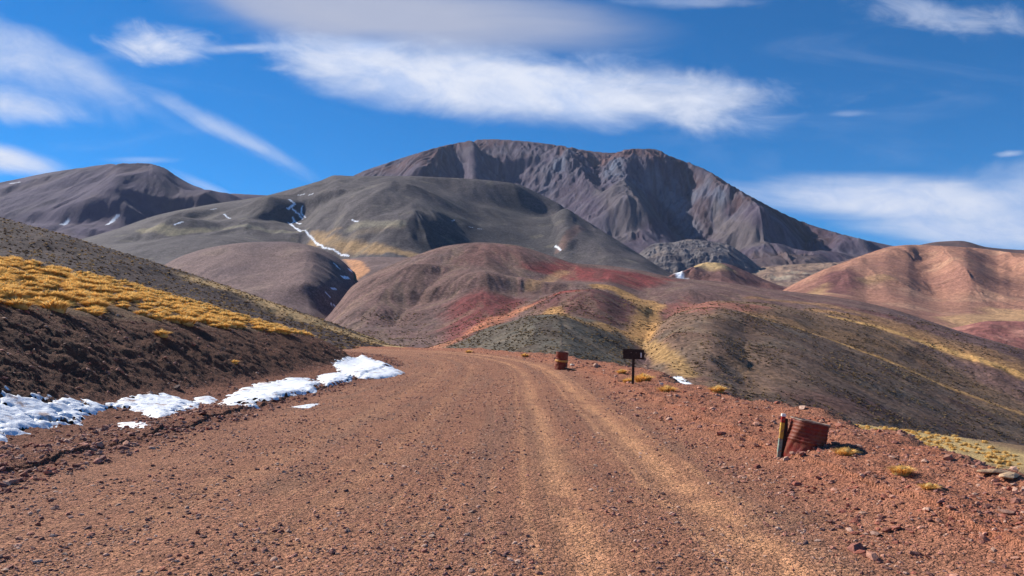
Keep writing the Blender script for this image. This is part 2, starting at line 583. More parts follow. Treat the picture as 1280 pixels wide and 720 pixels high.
S.band([(818, 225), (850, 262), (868, 292)], 40, (150, 150, 158), 0.6)
S.patch([(940, 318), (1010, 318), (1060, 345), (950, 350)], (140, 112, 92), 0.6, 100)
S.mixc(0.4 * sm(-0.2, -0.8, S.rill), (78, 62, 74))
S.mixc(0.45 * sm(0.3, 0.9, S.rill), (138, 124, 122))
S.mixc(0.6 * sm(0.1, 0.5, fbm(S.X / 22, S.Y / 200, 77, 4)), (146, 134, 142))
S.mixc(0.45 * sm(0.15, 0.5, fbm(S.X / 40, S.Y / 200, 78, 4)), (84, 66, 68))
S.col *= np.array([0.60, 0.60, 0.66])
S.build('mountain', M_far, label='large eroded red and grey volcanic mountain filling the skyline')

# ---- far left mountain
ridge = [(-240, 262), (-80, 240), (0, 228), (60, 216), (100, 210), (140, 205), (180, 204), (203, 209), (222, 221), (245, 233), (280, 241), (330, 244), (400, 248), (480, 262)]
S = Sheet(-240, 480, 560, 2400, 5400, 300, [
    row([(-240, 350), (480, 350)], 2400),
    row([(-240, 300), (0, 285), (120, 300), (250, 300), (480, 300)], 3100),
    row(ridge, 4300), row([(a, b + 70) for a, b in ridge], 5400)], 2)
S.rough(700, 40, 3, 21)
S.spur([(185, 206), (190, 225), (150, 255), (100, 290)], 130, 330, 260)
S.spur([(280, 241), (240, 262), (170, 290), (130, 302)], 90, 200, 160)
S.spur([(215, 232), (200, 262), (150, 292)], -80, 160)
S.erode(300, 9, 4, 15, 0.5)
S.fit(sm_n=25)
S.fill((88, 70, 98))
S.mottle((78, 62, 80), 400, -0.1, 0.4, 0.7, 18)
S.mottle((112, 88, 90), 300, 0.1, 0.4, 0.5, 19)
for P, w_ in (([(78, 281), (84, 277)], 10), ([(134, 281), (142, 275), (147, 272)], 9), ([(14, 229), (24, 228)], 8)):
    S.band(P, w_, (235, 240, 250), 1.0, 0.3, 0.6)
S.col *= 0.85
S.build('mountain', M_far, label='distant purple grey rounded mountain at the left')

# ---- grey green mountain in front of the volcano
ridge = [(20, 318), (60, 306), (100, 299), (140, 288), (200, 268), (260, 256), (330, 245), (365, 236), (400, 226), (420, 219), (440, 220), (500, 220), (560, 222),
         (640, 229), (680, 245), (720, 268), (760, 293), (800, 318), (830, 337), (860, 350), (900, 366), (960, 385)]


def y5(px):
    return float(np.interp(px, [20, 330, 420, 640, 800, 960], [2300, 2500, 2650, 2450, 1900, 1700]))


S = Sheet(20, 960, 940, 1080, 3100, 600, [
    row([(20, 372), (400, 345), (520, 342), (700, 368), (960, 400)], 1080),
    row([(20, 345, 1400), (120, 318, 1400), (200, 306, 1420), (300, 292, 1450), (370, 298, 1400), (410, 312, 1300), (450, 315, 1300), (520, 322, 1250), (560, 325, 1250), (650, 335, 1250), (720, 345, 1250), (800, 356, 1250), (960, 390, 1250)]),
    row([(20, 335, 1720), (140, 300, 1720), (220, 290, 1750), (300, 283, 1750), (380, 290, 1650), (400, 299, 1500), (460, 292, 1500), (520, 288, 1500), (600, 284, 1600), (700, 300, 1550), (760, 318, 1500), (800, 330, 1500), (960, 388, 1400)]),
    [(a, b, y5(a)) for a, b in ridge],
    [(a, b + 60, y5(a) + 500) for a, b in ridge]], 3)
S.rough(420, 22, 3, 31)
S.spur([(610, 2500), (575, 2150), (535, 1850), (490, 1500), (470, 1350)], 34, 300, 260, raw=True)
S.spur([(672, 2420), (690, 2100), (692, 1750), (688, 1350), (680, 900)], -125, 120, 300, raw=True)
S.spur([(715, 2250), (712, 1950), (702, 1700), (690, 1450)], 30, 120, 80, raw=True)
S.spur([(400, 232), (378, 245), (368, 262), (378, 282), (400, 300), (430, 318)], -60, 110, 130)
S.spur([(330, 250), (340, 268), (352, 280)], 30, 90, 60)
S.spur([(500, 222), (470, 250), (440, 268), (415, 280)], 30, 140)
S.spur([(540, 280), (480, 288), (430, 306)], 18, 90)
S.spur([(180, 282), (260, 276), (330, 286), (385, 300)], 26, 110, 80)
S.spur([(240, 262), (280, 272), (300, 280)], -22, 80)
S.spur([(150, 296), (220, 292), (280, 290)], -12, 60)
S.soften(14)
S.erode(200, 4.6, 4, 25, 0.42)
S.soften(2)
S.fit(sm_n=31)
S.fill((104, 94, 92))
S.mottle((90, 80, 80), 260, -0.1, 0.4, 0.7, 28)
S.mottle((116, 106, 98), 200, 0.05, 0.4, 0.6, 29)
S.patch([(520, 262), (640, 232), (720, 268), (700, 330), (520, 318)], (78, 76, 76), 0.55, 90)  # shade of the right-facing hollow, painted into the colour as a darker tone
S.patch([(100, 299), (330, 245), (400, 226), (360, 250), (300, 270), (180, 285)], (108, 96, 90), 0.4, 80)
Y_ = (206, 158, 84)
S.patch([(388, 289), (430, 286), (400, 297), (388, 296)], Y_, 0.45, 10)
S.band([(390, 302), (430, 310), (475, 313), (520, 320)], 16, Y_, 0.7)
S.band([(500, 283), (440, 296), (408, 306)], 12, (160, 134, 98), 0.45)
S.band([(440, 284), (500, 280)], 14, (170, 156, 120), 0.6)
S.band([(180, 288), (220, 291), (255, 288)], 18, (176, 158, 110), 0.7)
S.band([(270, 287), (320, 285), (380, 288)], 12, (170, 158, 120), 0.5)
S.band([(700, 312), (712, 294), (726, 284)], 12, (150, 110, 92), 0.7)
S.mixc(0.5 * sm(0.2, 0.5, fbm(S.X / 60, S.Y / 60, 79, 4)), (136, 124, 102))
W = (238, 242, 250)
SN = (([(362, 250), (368, 256), (360, 262)], 10), ([(366, 262), (374, 268), (378, 274)], 7), ([(366, 272), (376, 280)], 8), ([(368, 276), (364, 280), (372, 286), (384, 292)], 6), ([(384, 292), (392, 300), (398, 306)], 5), ([(378, 258), (376, 266), (382, 272)], 6),
              ([(360, 278), (368, 284), (376, 290)], 8), ([(386, 244), (391, 242)], 6), ([(372, 244), (380, 243)], 4),
              ([(396, 304), (404, 310), (420, 314), (436, 320)], 6), ([(218, 281), (228, 278)], 9), ([(280, 268), (288, 273)], 7),
              ([(264, 262), (270, 261)], 6), ([(694, 307), (701, 313)], 6), ([(565, 277), (568, 276)], 3), ([(584, 283), (604, 287)], 1.5),
              ([(440, 275), (448, 277)], 4))
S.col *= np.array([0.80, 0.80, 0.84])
for P, w_ in SN: S.band(P, w_ * 0.28, W, 1.0, 0.35, 1.7, seed=int(P[0][0]))
S.build('mountain', M_mid, label='grey green rounded mountain with snow streaks in front of the volcano')

# ---- rocky outcrop at the volcano's foot
S = Sheet(780, 980, 330, 2250, 2900, 200, [
    row([(780, 372), (980, 380)], 2250),
    row([(780, 345, 2450), (810, 322, 2450), (850, 314, 2450), (900, 318, 2420), (940, 336, 2400), (980, 360, 2400)]),
    row([(780, 340, 2650), (805, 312, 2650), (820, 304, 2650), (840, 303, 2650), (862, 299, 2650), (885, 301, 2650), (910, 306, 2620), (930, 318, 2580), (950, 334, 2550), (980, 356, 2550)]),
    row([(780, 380), (980, 390)], 2900)], 2)
S.Z += 9 * ridged(S.X / 120 + S.Y / 200, S.Y / 40, 41, 5, 0.55)
S.erode(60, 3, 3, 45)
S.fit(sm_n=11)
S.fill((118, 110, 110))
S.mottle((84, 76, 84), 50, -0.2, 0.3, 0.7, 48)
S.mottle((140, 122, 110), 60, 0.1, 0.4, 0.6, 49)
S.build('hill', M_far, label='pale grey rocky outcrop at the foot of the volcano')

# ---- small brown foothill and far plain between the hills
S = Sheet(800, 1080, 380, 1180, 2200, 200, [
    row([(800, 385), (1080, 400)], 1180),
    row([(800, 368), (860, 352), (900, 350), (940, 360), (1000, 376), (1080, 392)], 1450),
    row([(800, 352), (850, 340), (885, 328), (905, 329), (930, 338), (955, 349), (980, 358), (1010, 362), (1080, 372)], 1750),
    row([(800, 372), (1080, 372)], 2200)], 2)
S.rough(120, 9, 4, 51)
S.spur([(890, 329), (872, 338), (858, 350)], 22, 50, 40)
S.erode(120, 2.5, 3, 55)
S.fit(sm_n=21)
S.fill((126, 84, 76))
S.mottle((100, 76, 74), 90, -0.1, 0.4, 0.6, 58)
S.band([(868, 331), (885, 330), (900, 332)], 26, (190, 156, 92), 0.8)
S.band([(836, 340), (850, 348), (862, 352)], 7, W, 0.9)
S.build('hill', M_mid, label='small dark brown foothill below the grey outcrop')
S = Sheet(900, 1200, 400, 1700, 3000, 200, [
    row([(900, 400), (1200, 400)], 1700),
    row([(900, 362), (960, 356), (1000, 352), (1100, 350), (1200, 350)], 2100),
    row([(900, 345), (940, 335), (1000, 330), (1050, 328), (1100, 330), (1200, 336)], 2700),
    row([(900, 360), (1200, 360)], 3000)], 2)
S.rough(110, 12, 5, 52)
S.Z += 10 * ridged(S.X / 90, S.Y / 120, 53, 4)
S.fit()
S.fill((150, 120, 98))
S.mottle((104, 82, 78), 100, -0.1, 0.3, 0.8, 59)
S.mottle((176, 158, 132), 80, 0.1, 0.4, 0.7, 60)
S.build('hill', M_far, label='pale broken ground between the volcano and the pink hills')

# ---- dark hill behind the pink hills
ridge = [(1040, 330), (1100, 314), (1140, 308), (1175, 302), (1200, 301), (1235, 309), (1270, 312), (1330, 314), (1460, 325)]
S = Sheet(1040, 1460, 260, 2000, 3300, 100, [row([(1040, 380), (1460, 380)], 2000), row(ridge, 2800), row([(a, b + 50) for a, b in ridge], 3300)], 1)
S.rough(150, 10, 4, 61)
S.fit(sm_n=5)
S.fill((98, 76, 74)); S.mottle((124, 88, 78), 120, 0, 0.4, 0.7)
S.build('hill', M_far, label='dark brown low hill on the right skyline')

# ---- pink hills on the right
ridge = [(930, 385), (970, 366), (1000, 351), (1030, 337), (1060, 326), (1090, 315), (1115, 308), (1140, 306), (1170, 307), (1220, 310), (1280, 317), (1340, 319), (1460, 330)]
S = Sheet(930, 1460, 700, 720, 2300, 360, [
    row([(930, 450), (1460, 470)], 720),
    row([(930, 400), (1000, 382), (1080, 392), (1160, 402), (1230, 404), (1300, 404), (1460, 415)], 900),
    row([(930, 390), (1000, 363), (1050, 352), (1100, 366), (1160, 372), (1220, 372), (1280, 372), (1460, 385)], 1200),
    row(ridge, 1800), row([(a, b + 60) for a, b in ridge], 2300)], 3)
S.rough(260, 10, 3, 71)
S.spur([(1160, 1850), (1185, 1500), (1215, 1250), (1255, 1000)], 52, 120, 55, raw=True)
S.spur([(1095, 1780), (1078, 1480), (1095, 1250), (1150, 980)], 40, 120, 60, raw=True)
S.spur([(1225, 1850), (1275, 1500), (1350, 1150)], 46, 100, 55, raw=True)
S.spur([(1060, 1700), (1035, 1400), (1005, 1150)], 22, 60, 60, raw=True)
S.spur([(1130, 1750), (1150, 1400), (1185, 1050)], -16, 90, raw=True)
S.erode(150, 3.2, 4, 75, 0.5)
S.fit(sm_n=25)
S.fill((172, 116, 88))
S.mottle((148, 96, 80), 170, -0.1, 0.4, 0.6, 78)
S.mottle((192, 140, 104), 120, 0.1, 0.4, 0.6, 79)
S.patch([(1030, 345), (1065, 338), (1082, 350), (1050, 368), (1010, 366)], (122, 72, 72), 0.8, 40)
S.patch([(985, 372), (1030, 356), (1035, 368), (1000, 378)], (196, 150, 88), 0.7, 30)
S.patch([(1175, 398), (1240, 385), (1300, 388), (1300, 410), (1190, 410)], (206, 158, 94), 0.65, 40)
S.band([(1082, 352), (1096, 348), (1106, 346)], 16, (186, 140, 84), 0.6)
S.mixc(0.7 * crag.max() * sm(0.42, 0.6, fbm(S.X / 26, S.Y / 40, 83, 5)) , (104, 66, 58))
S.build('hill', M_mid, label='pink orange ridged hills at the right')

# low maroon hill in front of the pink ones
S = Sheet(1080, 1460, 300, 560, 900, 120, [row([(1080, 470), (1460, 480)], 560),
    row([(1080, 440), (1150, 418), (1200, 408), (1240, 401), (1290, 402), (1460, 410)], 740),
    row([(1080, 460), (1460, 470)], 900)], 1)
S.rough(50, 3, 4, 81); S.erode(60, 1.4, 3, 85)
S.fit()
S.fill((150, 88, 78)); S.mottle((190, 126, 102), 40, 0, 0.3, 0.7, 88); S.mottle((110, 66, 62), 30, 0.1, 0.4, 0.7, 89)
S.build('hill', M_mid, label='low maroon hillock below the pink hills')

# ---- purple brown dome behind the left slope
ridge = [(60, 420), (140, 372), (190, 340), (230, 319), (270, 308), (310, 303), (350, 302), (385, 306), (410, 315), (430, 328), (442, 342), (446, 352), (452, 372), (480, 420)]
S = Sheet(60, 500, 500, 520, 1250, 240, [
    row([(60, 460), (300, 460), (500, 470)], 520),
    row([(60, 440), (200, 390), (300, 362), (380, 368), (410, 385), (430, 400), (500, 440)], 720),
    row(ridge, 1020), row([(a, b + 50) for a, b in ridge], 1250)], 2)
S.rough(180, 7, 3, 92)
S.spur([(395, 312), (400, 340), (372, 362), (350, 385)], 8, 60, 40)
S.spur([(392, 375), (410, 362), (425, 352)], 9, 30, 26)
S.erode(90, 1.1, 4, 95)
S.fit(sm_n=31)
S.fill((124, 96, 90))
S.mottle((104, 82, 84), 120, -0.1, 0.4, 0.7, 98)
S.mottle((140, 112, 96), 80, 0.1, 0.4, 0.5, 99)
for P, w_ in (([(418, 331), (424, 336)], 2.6), ([(436, 338), (441, 340)], 3), ([(428, 347), (436, 348)], 3), ([(414, 361), (420, 362)], 1.6), ([(408, 367), (412, 372)], 1.8), ([(414, 381), (418, 383)], 1.4)):
    S.band(P, w_ * 0.6, W, 1.0, 0.3, 1.0)
S.build('hill', M_hill, label='purple brown dome shaped hill behind the dark scrub slope')

S = Sheet(370, 640, 260, 620, 1320, 120, [
    row([(370, 470), (640, 450)], 620),
    row([(370, 385), (425, 372), (445, 352), (480, 340), (520, 334), (640, 345)], 900),
    row([(370, 345), (405, 332), (430, 324), (470, 321), (520, 322), (560, 326), (640, 335)], 1180),
    row([(370, 360), (640, 350)], 1320)], 2)
S.rough(60, 3, 4, 93); S.fit()
S.fill((122, 96, 90)); S.mottle((104, 84, 84), 50, 0, 0.4, 0.6, 94)
S.patch([(430, 322), (452, 326), (462, 340), (445, 352), (430, 366), (424, 372), (428, 350), (440, 338)], (206, 140, 84), 0.9, 8)
S.build('hill', M_mid, label='small saddle with orange grass behind the red hill')

# ---- the coloured near hills: several domes joined by soft valleys on one sheet
PX0, PX1, Y0, Y1, NT_, NY_ = 380, 1480, 130, 900, 1150, 640


def dome(rows, rr):
    return Sheet(PX0, PX1, NT_, Y0, Y1, NY_, rows, rr)


red_r = [(380, 420), (405, 400), (424, 378), (440, 358), (470, 340), (520, 319), (560, 307), (600, 303), (640, 306), (690, 320), (720, 329), (760, 332), (800, 338), (850, 348), (900, 352), (960, 361), (1050, 372), (1110, 385), (1200, 414), (1280, 437), (1480, 510)]
yr = lambda p: float(np.interp(p, [380, 600, 720, 900, 1050, 1280, 1480], [600, 700, 690, 660, 620, 500, 420]))
A = dome([
    row([(380, 520), (900, 520), (1480, 640)], 130),
    row([(380, 470), (500, 462), (640, 450), (760, 456), (800, 460), (850, 490), (900, 540), (1480, 760)], 250),
    row([(380, 448, 370), (460, 428, 370), (540, 436, 350), (600, 420, 350), (650, 402, 380), (720, 385, 400), (780, 398, 400), (825, 402, 400), (860, 415, 400), (900, 430, 400), (1050, 455, 390), (1280, 530, 340), (1480, 620, 300)]),
    row([(380, 436, 480), (440, 398, 480), (520, 372, 500), (600, 345, 540), (650, 352, 540), (700, 350, 560), (760, 348, 560), (810, 362, 540), (860, 358, 540), (960, 368, 520), (1050, 378, 500), (1150, 402, 470), (1280, 445, 420), (1480, 520, 380)]),
    [(a, b, yr(a)) for a, b in red_r],
    [(a, b + 70, min(yr(a) + 260, 899)) for a, b in red_r]], 4)
grey_r = [(380, 560), (480, 475), (540, 441), (600, 417), (640, 401), (670, 392), (700, 391), (730, 401), (770, 420), (800, 439), (845, 470), (880, 500), (960, 600), (1480, 900)]
B = dome([
    [(a, b + 160, 150) for a, b in grey_r], [(a, b + 42, 230) for a, b in grey_r],
    [(a, b, 330) for a, b in grey_r], [(a, b + 60, 420) for a, b in grey_r], [(a, b + 260, 620) for a, b in grey_r]], 2)
mar_r = [(380, 560), (560, 452), (600, 422), (640, 398), (680, 373), (700, 364), (740, 361), (780, 375), (806, 386), (815, 398), (830, 420), (880, 500), (960, 600), (1480, 900)]
D_ = dome([
    [(a, b + 180, 200) for a, b in mar_r], [(a, b + 44, 350) for a, b in mar_r],
    [(a, b, 460) for a, b in mar_r], [(a, b + 40, 540) for a, b in mar_r], [(a, b + 260, 740) for a, b in mar_r]], 2)
right_r = [(380, 900), (700, 620), (760, 520), (800, 450), (820, 412), (850, 392), (890, 386), (940, 396), (1000, 415), (1060, 437), (1130, 464), (1200, 492), (1280, 522), (1480, 610)]
E = dome([
    [(a, b + 190, 140) for a, b in right_r], [(a, b + 105, 190) for a, b in right_r], [(a, b + 42, 250) for a, b in right_r],
    [(a, b, 360) for a, b in right_r], [(a, b + 40, 440) for a, b in right_r], [(a, b + 260, 700) for a, b in right_r]], 3)
mid_r = [(380, 900), (760, 560), (820, 430), (850, 392), (900, 375), (960, 378), (1030, 394), (1100, 413), (1200, 447), (1280, 473), (1480, 550)]
G = dome([
    [(a, b + 190, 180) for a, b in mid_r], [(a, b + 44, 340) for a, b in mid_r],
    [(a, b, 460) for a, b in mid_r], [(a, b + 30, 520) for a, b in mid_r], [(a, b + 260, 800) for a, b in mid_r]], 2)
# real spurs and hollows of each dome
A.spur([(640, 345), (600, 362), (575, 385), (555, 425)], 5, 50, 45)
A.spur([(560, 350), (545, 380), (525, 420)], -7, 50, 50)
A.spur([(660, 350), (640, 372), (625, 392)], -5, 44)
A.spur([(520, 330), (480, 370), (455, 400)], 5, 30)
A.spur([(560, 330), (500, 385), (480, 410)], -3.5, 16)
E.spur([(930, 400), (935, 440), (930, 490)], -4, 14)
hs_ = [A.Z, B.Z, D_.Z, E.Z, G.Z]
H = np.stack(hs_)
kk = 3.2
mx = H.max(0)
Zs = mx + kk * np.log(np.exp((H - mx) / kk).sum(0))
srt = np.sort(H, 0)
valley = np.exp(-((srt[-1] - srt[-2]) / 5.0) ** 2)      # where two hills meet
who = H.argmax(0)
S = A
S.Z = Zs
for _ in range(6): S.Z[1:-1, 1:-1] = (S.Z[1:-1, 1:-1] * 2 + S.Z[:-2, 1:-1] + S.Z[2:, 1:-1] + S.Z[1:-1, :-2] + S.Z[1:-1, 2:]) / 6
S.rough(80, 2.2, 4, 101)
S.erode(55, 1.0, 4, 105, 0.6)
S.fit(sm_n=31)
S.fill((120, 86, 78))
# red dome
S.mottle((118, 92, 84), 60, -0.1, 0.4, 0.7, 108)
S.mottle((136, 100, 84), 50, 0.1, 0.4, 0.5, 109)
mB = sm(0, 3, B.Z - np.maximum.reduce([D_.Z, E.Z, G.Z]) + 0) * (who == 1)
def wh(i): return (who == i).astype(float)
def blur(m, n=5):
    for _ in range(n):
        m = (m + np.roll(m, 1, 0) + np.roll(m, -1, 0) + np.roll(m, 1, 1) + np.roll(m, -1, 1)) / 5
    return m
S.mixc(0.9 * blur(wh(1), 14), (98, 90, 74))
S.mixc(0.9 * blur(wh(2), 14), (108, 60, 58))
S.mixc(0.9 * blur(wh(3), 14), (124, 93, 70))
S.mixc(0.85 * blur(wh(4), 14), (134, 100, 68))
isE = blur(wh(3)); isB = blur(wh(1))
S.mixc(isE * 0.6 * sm(0, 0.4, fbm(S.X / 30, S.Y / 30, 110, 5)), (104, 78, 64))
S.mixc(isE * 0.5 * sm(0, 0.4, fbm(S.X / 24, S.Y / 24, 111, 5)), (122, 106, 86))
S.mixc(isB * 0.6 * sm(0, 0.4, fbm(S.X / 20, S.Y / 20, 112, 5)), (92, 90, 80))
RED = (142, 62, 56); OR = (200, 120, 70)
S.patch([(560, 380), (610, 360), (650, 375), (630, 400), (580, 425), (550, 432)], (128, 52, 50), 0.85, 16)
S.patch([(655, 335), (700, 326), (780, 340), (860, 350), (800, 362), (740, 352), (690, 345)], (140, 54, 50), 0.9, 18)
S.patch([(590, 306), (670, 312), (660, 330), (560, 335)], (134, 84, 74), 0.6, 26)
S.band([(600, 409), (650, 388), (690, 370), (716, 364)], 7, (152, 58, 48), 0.95)
S.band([(545, 436), (600, 412), (650, 388)], 8, OR, 0.75)
S.band([(440, 352), (500, 326), (560, 308)], 10, (146, 108, 92), 0.4)
S.patch([(815, 385), (860, 370), (900, 378), (960, 384), (880, 392), (830, 400)], (168, 92, 74), 0.7, 14)
S.mixc(0.45 * sm(0.2, 0.9, S.rill), (84, 62, 54))
S.mixc(0.35 * sm(-0.2, -0.9, S.rill), (142, 114, 86))
S.mixc(0.5 * (isE + blur(wh(4))) * sm(0.15, 0.55, fbm(S.X / 16, S.Y / 26, 119, 5, 0.6)), (140, 102, 62))
S.mixc(0.5 * (isE + blur(wh(4))) * sm(0.15, 0.5, fbm(S.X / 34, S.Y / 30, 120, 5, 0.6)), (112, 66, 54))
# dry yellow grass in the valley floors
YG = (186, 132, 58)
S.mixc(0.12 * valley * sm(-0.4, 0.2, fbm(S.X / 20, S.Y / 20, 113)) * (S.px[None, :] > 640), (170, 130, 72))
S.band([(752, 358), (780, 366), (802, 380), (812, 392), (806, 410), (800, 424)], 7, YG, 0.95, 0.5, 0.5, 3, 7)
S.patch([(795, 372), (818, 376), (832, 382), (818, 395), (812, 418), (800, 428), (792, 412), (808, 395)], YG, 0.9, 6)
S.band([(690, 388), (720, 400), (760, 408), (800, 420)], 5, YG, 0.85)
S.band([(800, 425), (825, 440), (850, 458), (860, 470)], 3, (176, 132, 64), 0.8)
S.band([(665, 358), (690, 348), (705, 340)], 5, (188, 138, 80), 0.6)
S.band([(870, 386), (940, 392), (1000, 408), (1060, 430), (1130, 458), (1200, 488), (1300, 524)], 6, (160, 112, 62), 0.6, 0.6, 0.9)
S.band([(940, 394), (1000, 411), (1060, 433), (1130, 461), (1200, 490), (1300, 527)], 2.6, (204, 146, 66), 1.0, 0.5, 0.35)
S.band([(1020, 388), (1080, 400), (1130, 416), (1200, 440), (1300, 474)], 6, (176, 124, 58), 0.75, 0.6, 0.9, 5, 9)
S.band([(1040, 396), (1100, 410), (1200, 444), (1300, 478)], 3.4, (212, 154, 68), 1.0, 0.5, 0.35)
S.band([(940, 372), (1020, 380), (1110, 402), (1180, 425), (1300, 462)], 5, (158, 112, 64), 0.7, 0.6, 0.9)
S.band([(1000, 408), (1080, 425), (1140, 445)], 8, (158, 112, 62), 0.6, 0.6, 0.9)
S.band([(985, 370), (1060, 385), (1120, 398)], 4, (120, 70, 64), 0.5)
S.patch([(1115, 436), (1155, 432), (1160, 446), (1125, 452)], (70, 56, 56), 0.5, 5)
S.band([(846, 472), (852, 477), (858, 480)], 1.4, W, 1.0, 0.3, 0.6)
S.band([(1000, 500), (1060, 506), (1100, 512)], 7, (110, 66, 58), 0.5, 0.7, 0.9)
NH = S
S.build('hill', M_hill, label='red, grey and brown near hills with yellow grass in their valleys')

# ---- scrub covered slope on the left, beyond the road
ridge2 = [(-420, 130), (-200, 214), (0, 272), (60, 288), (120, 306), (180, 324), (250, 346), (300, 363), (350, 381), (400, 398), (440, 413), (470, 424), (495, 433), (540, 446), (640, 470)]
SL = Sheet(-420, 640, 900, 66, 210, 260, [
    row([(-420, 430), (0, 405), (200, 412), (300, 425), (400, 442), (495, 470), (640, 520)], 66),
    row([(-420, 330), (0, 335), (200, 370), (300, 392), (400, 417), (495, 442), (640, 480)], 95),
    row(ridge2, 145), row([(a, b + 60) for a, b in ridge2], 210)], 2)
SL.rough(22, 1.2, 4, 121)
SL.spur([(180, 330), (280, 362), (360, 394), (440, 420)], -0.8, 6)
SL.fit(sm_n=25)
SL.rough(1.6, 0.16, 3, 122)
SL.fill((76, 57, 56))
SL.mottle((66, 50, 52), 12, -0.1, 0.4, 0.7, 128)
SL.mottle((120, 92, 66), 5, 0.1, 0.6, 0.3, 129)
SL.band([(262, 354), (330, 377), (380, 397), (430, 416), (480, 431)], 5, (196, 152, 84), 0.9, 0.6, 0.5)
SL.band([(470, 424), (500, 434)], 4, (200, 160, 80), 0.8)
M_scrub = mat_terrain('scrub_slope_soil', 0.9, 0.35, 3.0, 0.4, (('n', 3.0, 0.12),))
SL.build('hill', M_scrub, label='dark scrub covered slope descending to the road bend')

# low yellow rise at the road bend
S = Sheet(400, 700, 240, 78, 190, 90, [row([(400, 480), (700, 500)], 78),
    row([(400, 425), (450, 428), (490, 432), (520, 435), (560, 437), (620, 452), (700, 480)], 120),
    row([(400, 460), (700, 520)], 190)], 1)
S.rough(8, 0.4, 4, 131); S.fit()
S.fill((196, 156, 84)); S.mottle((150, 110, 70), 6, 0, 0.4, 0.7, 3)
S.build('hill', M_scrub, label='low yellow grassy rise just past the road bend')

# ---- valley floor reaching the horizon
n = 160
gx_ = np.linspace(-1, 1, n); gx_ = np.sign(gx_) * np.abs(gx_) ** 2.2 * 42000
XX, YY2 = np.meshgrid(gx_, gx_)
RR = np.hypot(XX, YY2)
ZZ = -78 + 6 * fbm(XX / 600, YY2 / 600, 140, 4) + 160 * sm(6000, 26000, RR) * (0.5 + 0.8 * fbm(XX / 9000, YY2 / 9000, 141, 4))
cc = np.zeros(ZZ.shape + (3,)); cc[:] = lin((140, 106, 84))
nn = sm(-0.1, 0.4, fbm(XX / 900, YY2 / 900, 142, 5))[..., None]
cc = cc * (1 - nn) + lin((112, 92, 78)) * nn
o = link('ground', mesh_np('ground', np.stack([XX, YY2, ZZ], -1).reshape(-1, 3), grid_faces(n, n), cc.reshape(-1, 3)), M_far)
tag(o, 'brown valley floor', 'ground', kind='structure')

# ---- thin mountain air
HAZE = 1.6e-5
hz = bpy.data.meshes.new('haze')
hx, hy0, hy1, hz0, hz1 = 46000, -46000, 46000, -400.0, 2400.0
hv = [(sx * hx, y_, z_) for z_ in (hz0, hz1) for sx, y_ in ((-1, hy0), (1, hy0), (1, hy1), (-1, hy1))]
hz.from_pydata(hv, [], [(0, 3, 2, 1), (4, 5, 6, 7), (0, 1, 5, 4), (1, 2, 6, 5), (2, 3, 7, 6), (3, 0, 4, 7)])
hm = bpy.data.materials.new('thin_air'); hm.use_nodes = True
hw = NT(hm.node_tree)
pv = hw.node('ShaderNodeVolumePrincipled')
pv.inputs['Color'].default_value = (0.62, 0.74, 1.0, 1)
pv.inputs['Density'].default_value = HAZE
pv.inputs['Anisotropy'].default_value = 0.1
ho = hw.node('ShaderNodeOutputMaterial'); hw.l.new(pv.outputs[0], ho.inputs['Volume'])
tag(link('haze', hz, hm), 'thin bluish air over the valley', 'haze', kind='stuff')

# ------------------------------------------------------------------ the road shelf
CL = np.array([(-1.2, -30), (-1.2, 0), (-1.2, 20), (-1.25, 33), (-2.1, 44), (-4.6, 55), (-9.5, 65.5), (-18, 73.5), (-32, 80), (-60, 88)], float)


def dense(P, n=8):
    out = []
    for i in range(len(P) - 1):
        p0 = P[max(i - 1, 0)]; p1 = P[i]; p2 = P[i + 1]; p3 = P[min(i + 2, len(P) - 1)]
        for t in np.linspace(0, 1, n, endpoint=False):
            out.append(0.5 * ((2 * p1) + (p2 - p0) * t + (2 * p0 - 5 * p1 + 4 * p2 - p3) * t * t + (-p0 + 3 * p1 - 3 * p2 + p3) * t ** 3))
    out.append(P[-1])
    return np.array(out)


CLD = dense(CL, 4)
BX1, BY1, BX2, BY2 = 21.4, 45.0, 26.2, 38.0     # far edge of the lower bench


